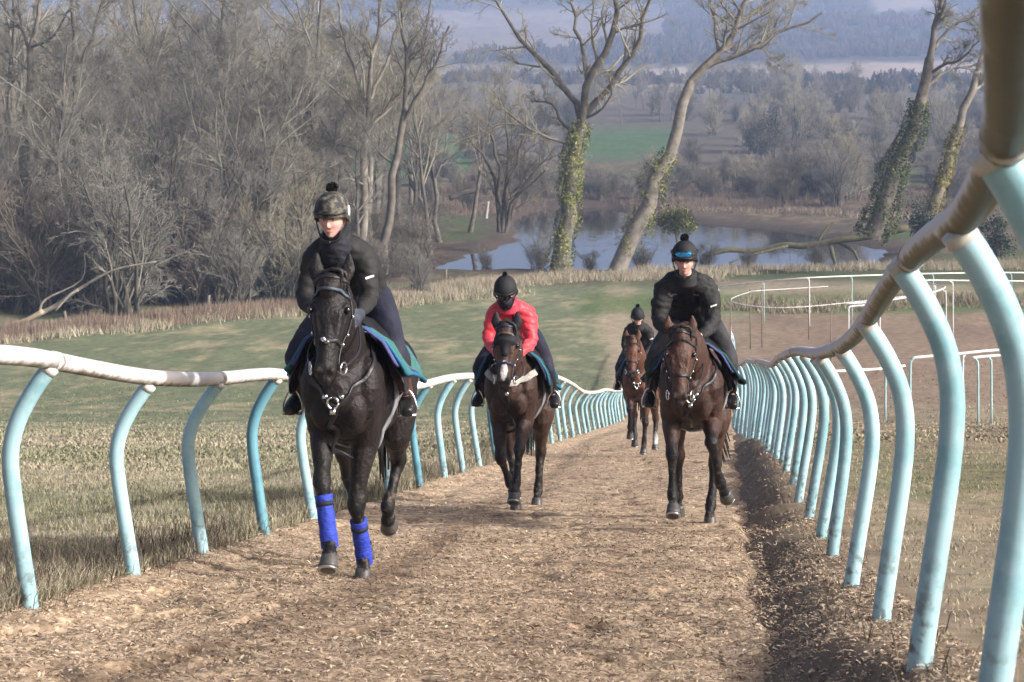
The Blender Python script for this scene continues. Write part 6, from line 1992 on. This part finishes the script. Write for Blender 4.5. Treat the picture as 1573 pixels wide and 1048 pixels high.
make_rider('rider in bright red puffer jacket with black face mask on the dark bay horse', loc, YAW, 1.0,
    dict(pelvis=(0, -.5, 1.74), chest=(-.03, -.15, 1.92), neck=(-.045, .03, 2.0), head=(-.06, .15, 2.115), tilt=.38, yaw=-.02,
         shl=(-.18, -.03, 1.91), ell=(-.235, .08, 1.66), hal=hands2[0], shr=(.115, -.03, 1.91), elr=(.175, .08, 1.65), har=hands2[1],
         hil=(-.13, -.42, 1.7), knl=(-.32, -.02, 1.42), anl=(-.36, -.28, 1.13), tol=(-.39, -.12, 1.05),
         hir=(.13, -.42, 1.7), knr=(.32, -.02, 1.42), anr=(.36, -.28, 1.13), tor=(.39, -.12, 1.05)),
    dict(jacket=jacket_red, breeches=navy_trouser, chap=black_boot, helmet=helmet_black, mask=True, goggles=(.008, lens_dark, .93), bobble=.6,
         marks=((.07, 1.86, 'dot'),), seed=8, bulk=1.02, puff=.009, collar=mat('red collar', (.5, .03, .06), rough=.6)))

# --- 3: bay on the right
loc = on_track(1064, 15.6, -.01)
fore3 = [joints((-.16, .24, 1.26), (-.175, .14, .94), (-.165, .42, .64), (-.155, .5, .3), (-.15, .58, .22), (0, .75, -1)),
         joints((.16, .22, 1.26), (.165, .1, .94), (.165, .42, .74), (.235, .16, .4), (.275, .05, .31), (.2, -.75, -.6))]
hind3 = [joints((-.14, -1.05, 1.28), (-.17, -.82, .98), (-.15, -1.12, .58), (-.15, -1.2, .2), (-.15, -1.2, .11), (0, -.3, -1)),
         joints((.15, -1.0, 1.28), (.2, -.72, .97), (.19, -.78, .52), (.15, -.45, .16), (.145, -.38, .07))]
hands3 = [(-.12, .3, 1.63), (.08, .3, 1.63)]
make_horse('bay horse with a plain brown face galloping beside the right-hand rails', loc, YAW, 1.0,
    dict(body=(.052, .026, .018), points=(.009, .008, .008), face=(.064, .03, .02), muzzle=(.03, .02, .018), ear=(.07, .03, .018)), fore3, hind3,
    dict(poll=(.76, 1.63), muzzle=(.95, 1.1), dx=-.09, ears=.02),
    dict(hands=hands3, breast='plate', cloth=dict(m=dark_green, edge=dark_green, lining=purple_m, drop=1.25, out=.085), tail=(.12, .05), girth_m=grey_wrap))
make_rider('broad rider in black jacket with blue mirrored goggles on his hat riding the right bay', loc, YAW, 1.0,
    dict(pelvis=(0, -.5, 1.84), chest=(-.05, -.16, 2.05), neck=(-.06, .0, 2.14), head=(-.065, .12, 2.28), tilt=.16, yaw=-.05,
         shl=(-.23, -.05, 2.05), ell=(-.28, .05, 1.77), hal=hands3[0], shr=(.12, -.05, 2.05), elr=(.17, .05, 1.76), har=hands3[1],
         hil=(-.13, -.45, 1.78), knl=(-.33, -.03, 1.43), anl=(-.37, -.28, 1.14), tol=(-.38, -.12, 1.06),
         hir=(.13, -.45, 1.78), knr=(.31, -.03, 1.45), anr=(.33, -.28, 1.14), tor=(.345, -.12, 1.06)),
    dict(jacket=jacket_black, breeches=grey_trouser, chap=black_boot, helmet=helmet_black, goggles=(.085, lens_blue, 1.03), stripe=True,
         marks=((.03, 2.0, 'crest'), (-.17, 2.0, 'crest')), seed=13, bulk=1.12, mark_m=mat('grey embroidery', (.16, .17, .16), rough=.6)))

# --- 4: bright bay far behind
loc = on_track(981, 31.5, .09)
fore4 = [joints((-.15, .22, 1.26), (-.13, .14, .93), (-.12, .4, .72), (-.13, .22, .42), (-.13, .17, .33), (0, -.1, -1)),
         joints((.15, .2, 1.26), (.13, .02, .92), (.11, .08, .5), (.09, .03, .16), (.085, .08, .07))]
hind4 = [joints((-.14, -1.05, 1.28), (-.17, -.8, .98), (-.12, -1.0, .6), (-.1, -.8, .27), (-.1, -.74, .18), (0, -.2, -1)),
         joints((.15, -1.05, 1.28), (.2, -.8, .98), (.24, -1.05, .55), (.24, -.95, .2), (.24, -.9, .12))]
hands4 = [(-.1, .32, 1.62), (.12, .32, 1.6)]
make_horse('bright bay horse farthest down the gallop behind the right bay', loc, YAW, 1.05,
    dict(body=(.095, .038, .02), points=(.013, .011, .011), face=(.1, .04, .022), muzzle=(.02, .016, .015), ear=(.1, .04, .02), sock=3), fore4, hind4,
    dict(poll=(.72, 1.83), muzzle=(.9, 1.28), dx=-.07), dict(hands=hands4, breast='plate', cloth=dict(m=navy_cloth, edge=teal_edge, drop=1.24, out=.0), tail=(0, 0)))
make_rider('small black-clad rider in black bobble hat on the farthest horse', loc, YAW, 1.05,
    dict(pelvis=(0, -.5, 1.8), chest=(-.01, -.16, 2.0), neck=(-.01, .02, 2.09), head=(-.01, .13, 2.22), tilt=.2, yaw=.05,
         shl=(-.16, -.04, 2.01), ell=(-.22, .06, 1.74), hal=hands4[0], shr=(.15, -.04, 2.01), elr=(.21, .06, 1.74), har=hands4[1],
         hil=(-.13, -.45, 1.76), knl=(-.31, -.05, 1.42), anl=(-.35, -.28, 1.14), tol=(-.37, -.12, 1.06),
         hir=(.13, -.45, 1.76), knr=(.31, -.05, 1.42), anr=(.35, -.28, 1.14), tor=(.37, -.12, 1.06)),
    dict(jacket=jacket_black, breeches=navy_trouser, chap=black_boot, helmet=helmet_black, goggles=(.02, lens_dark, .95), stripe=True, seed=23, bobble=.9))
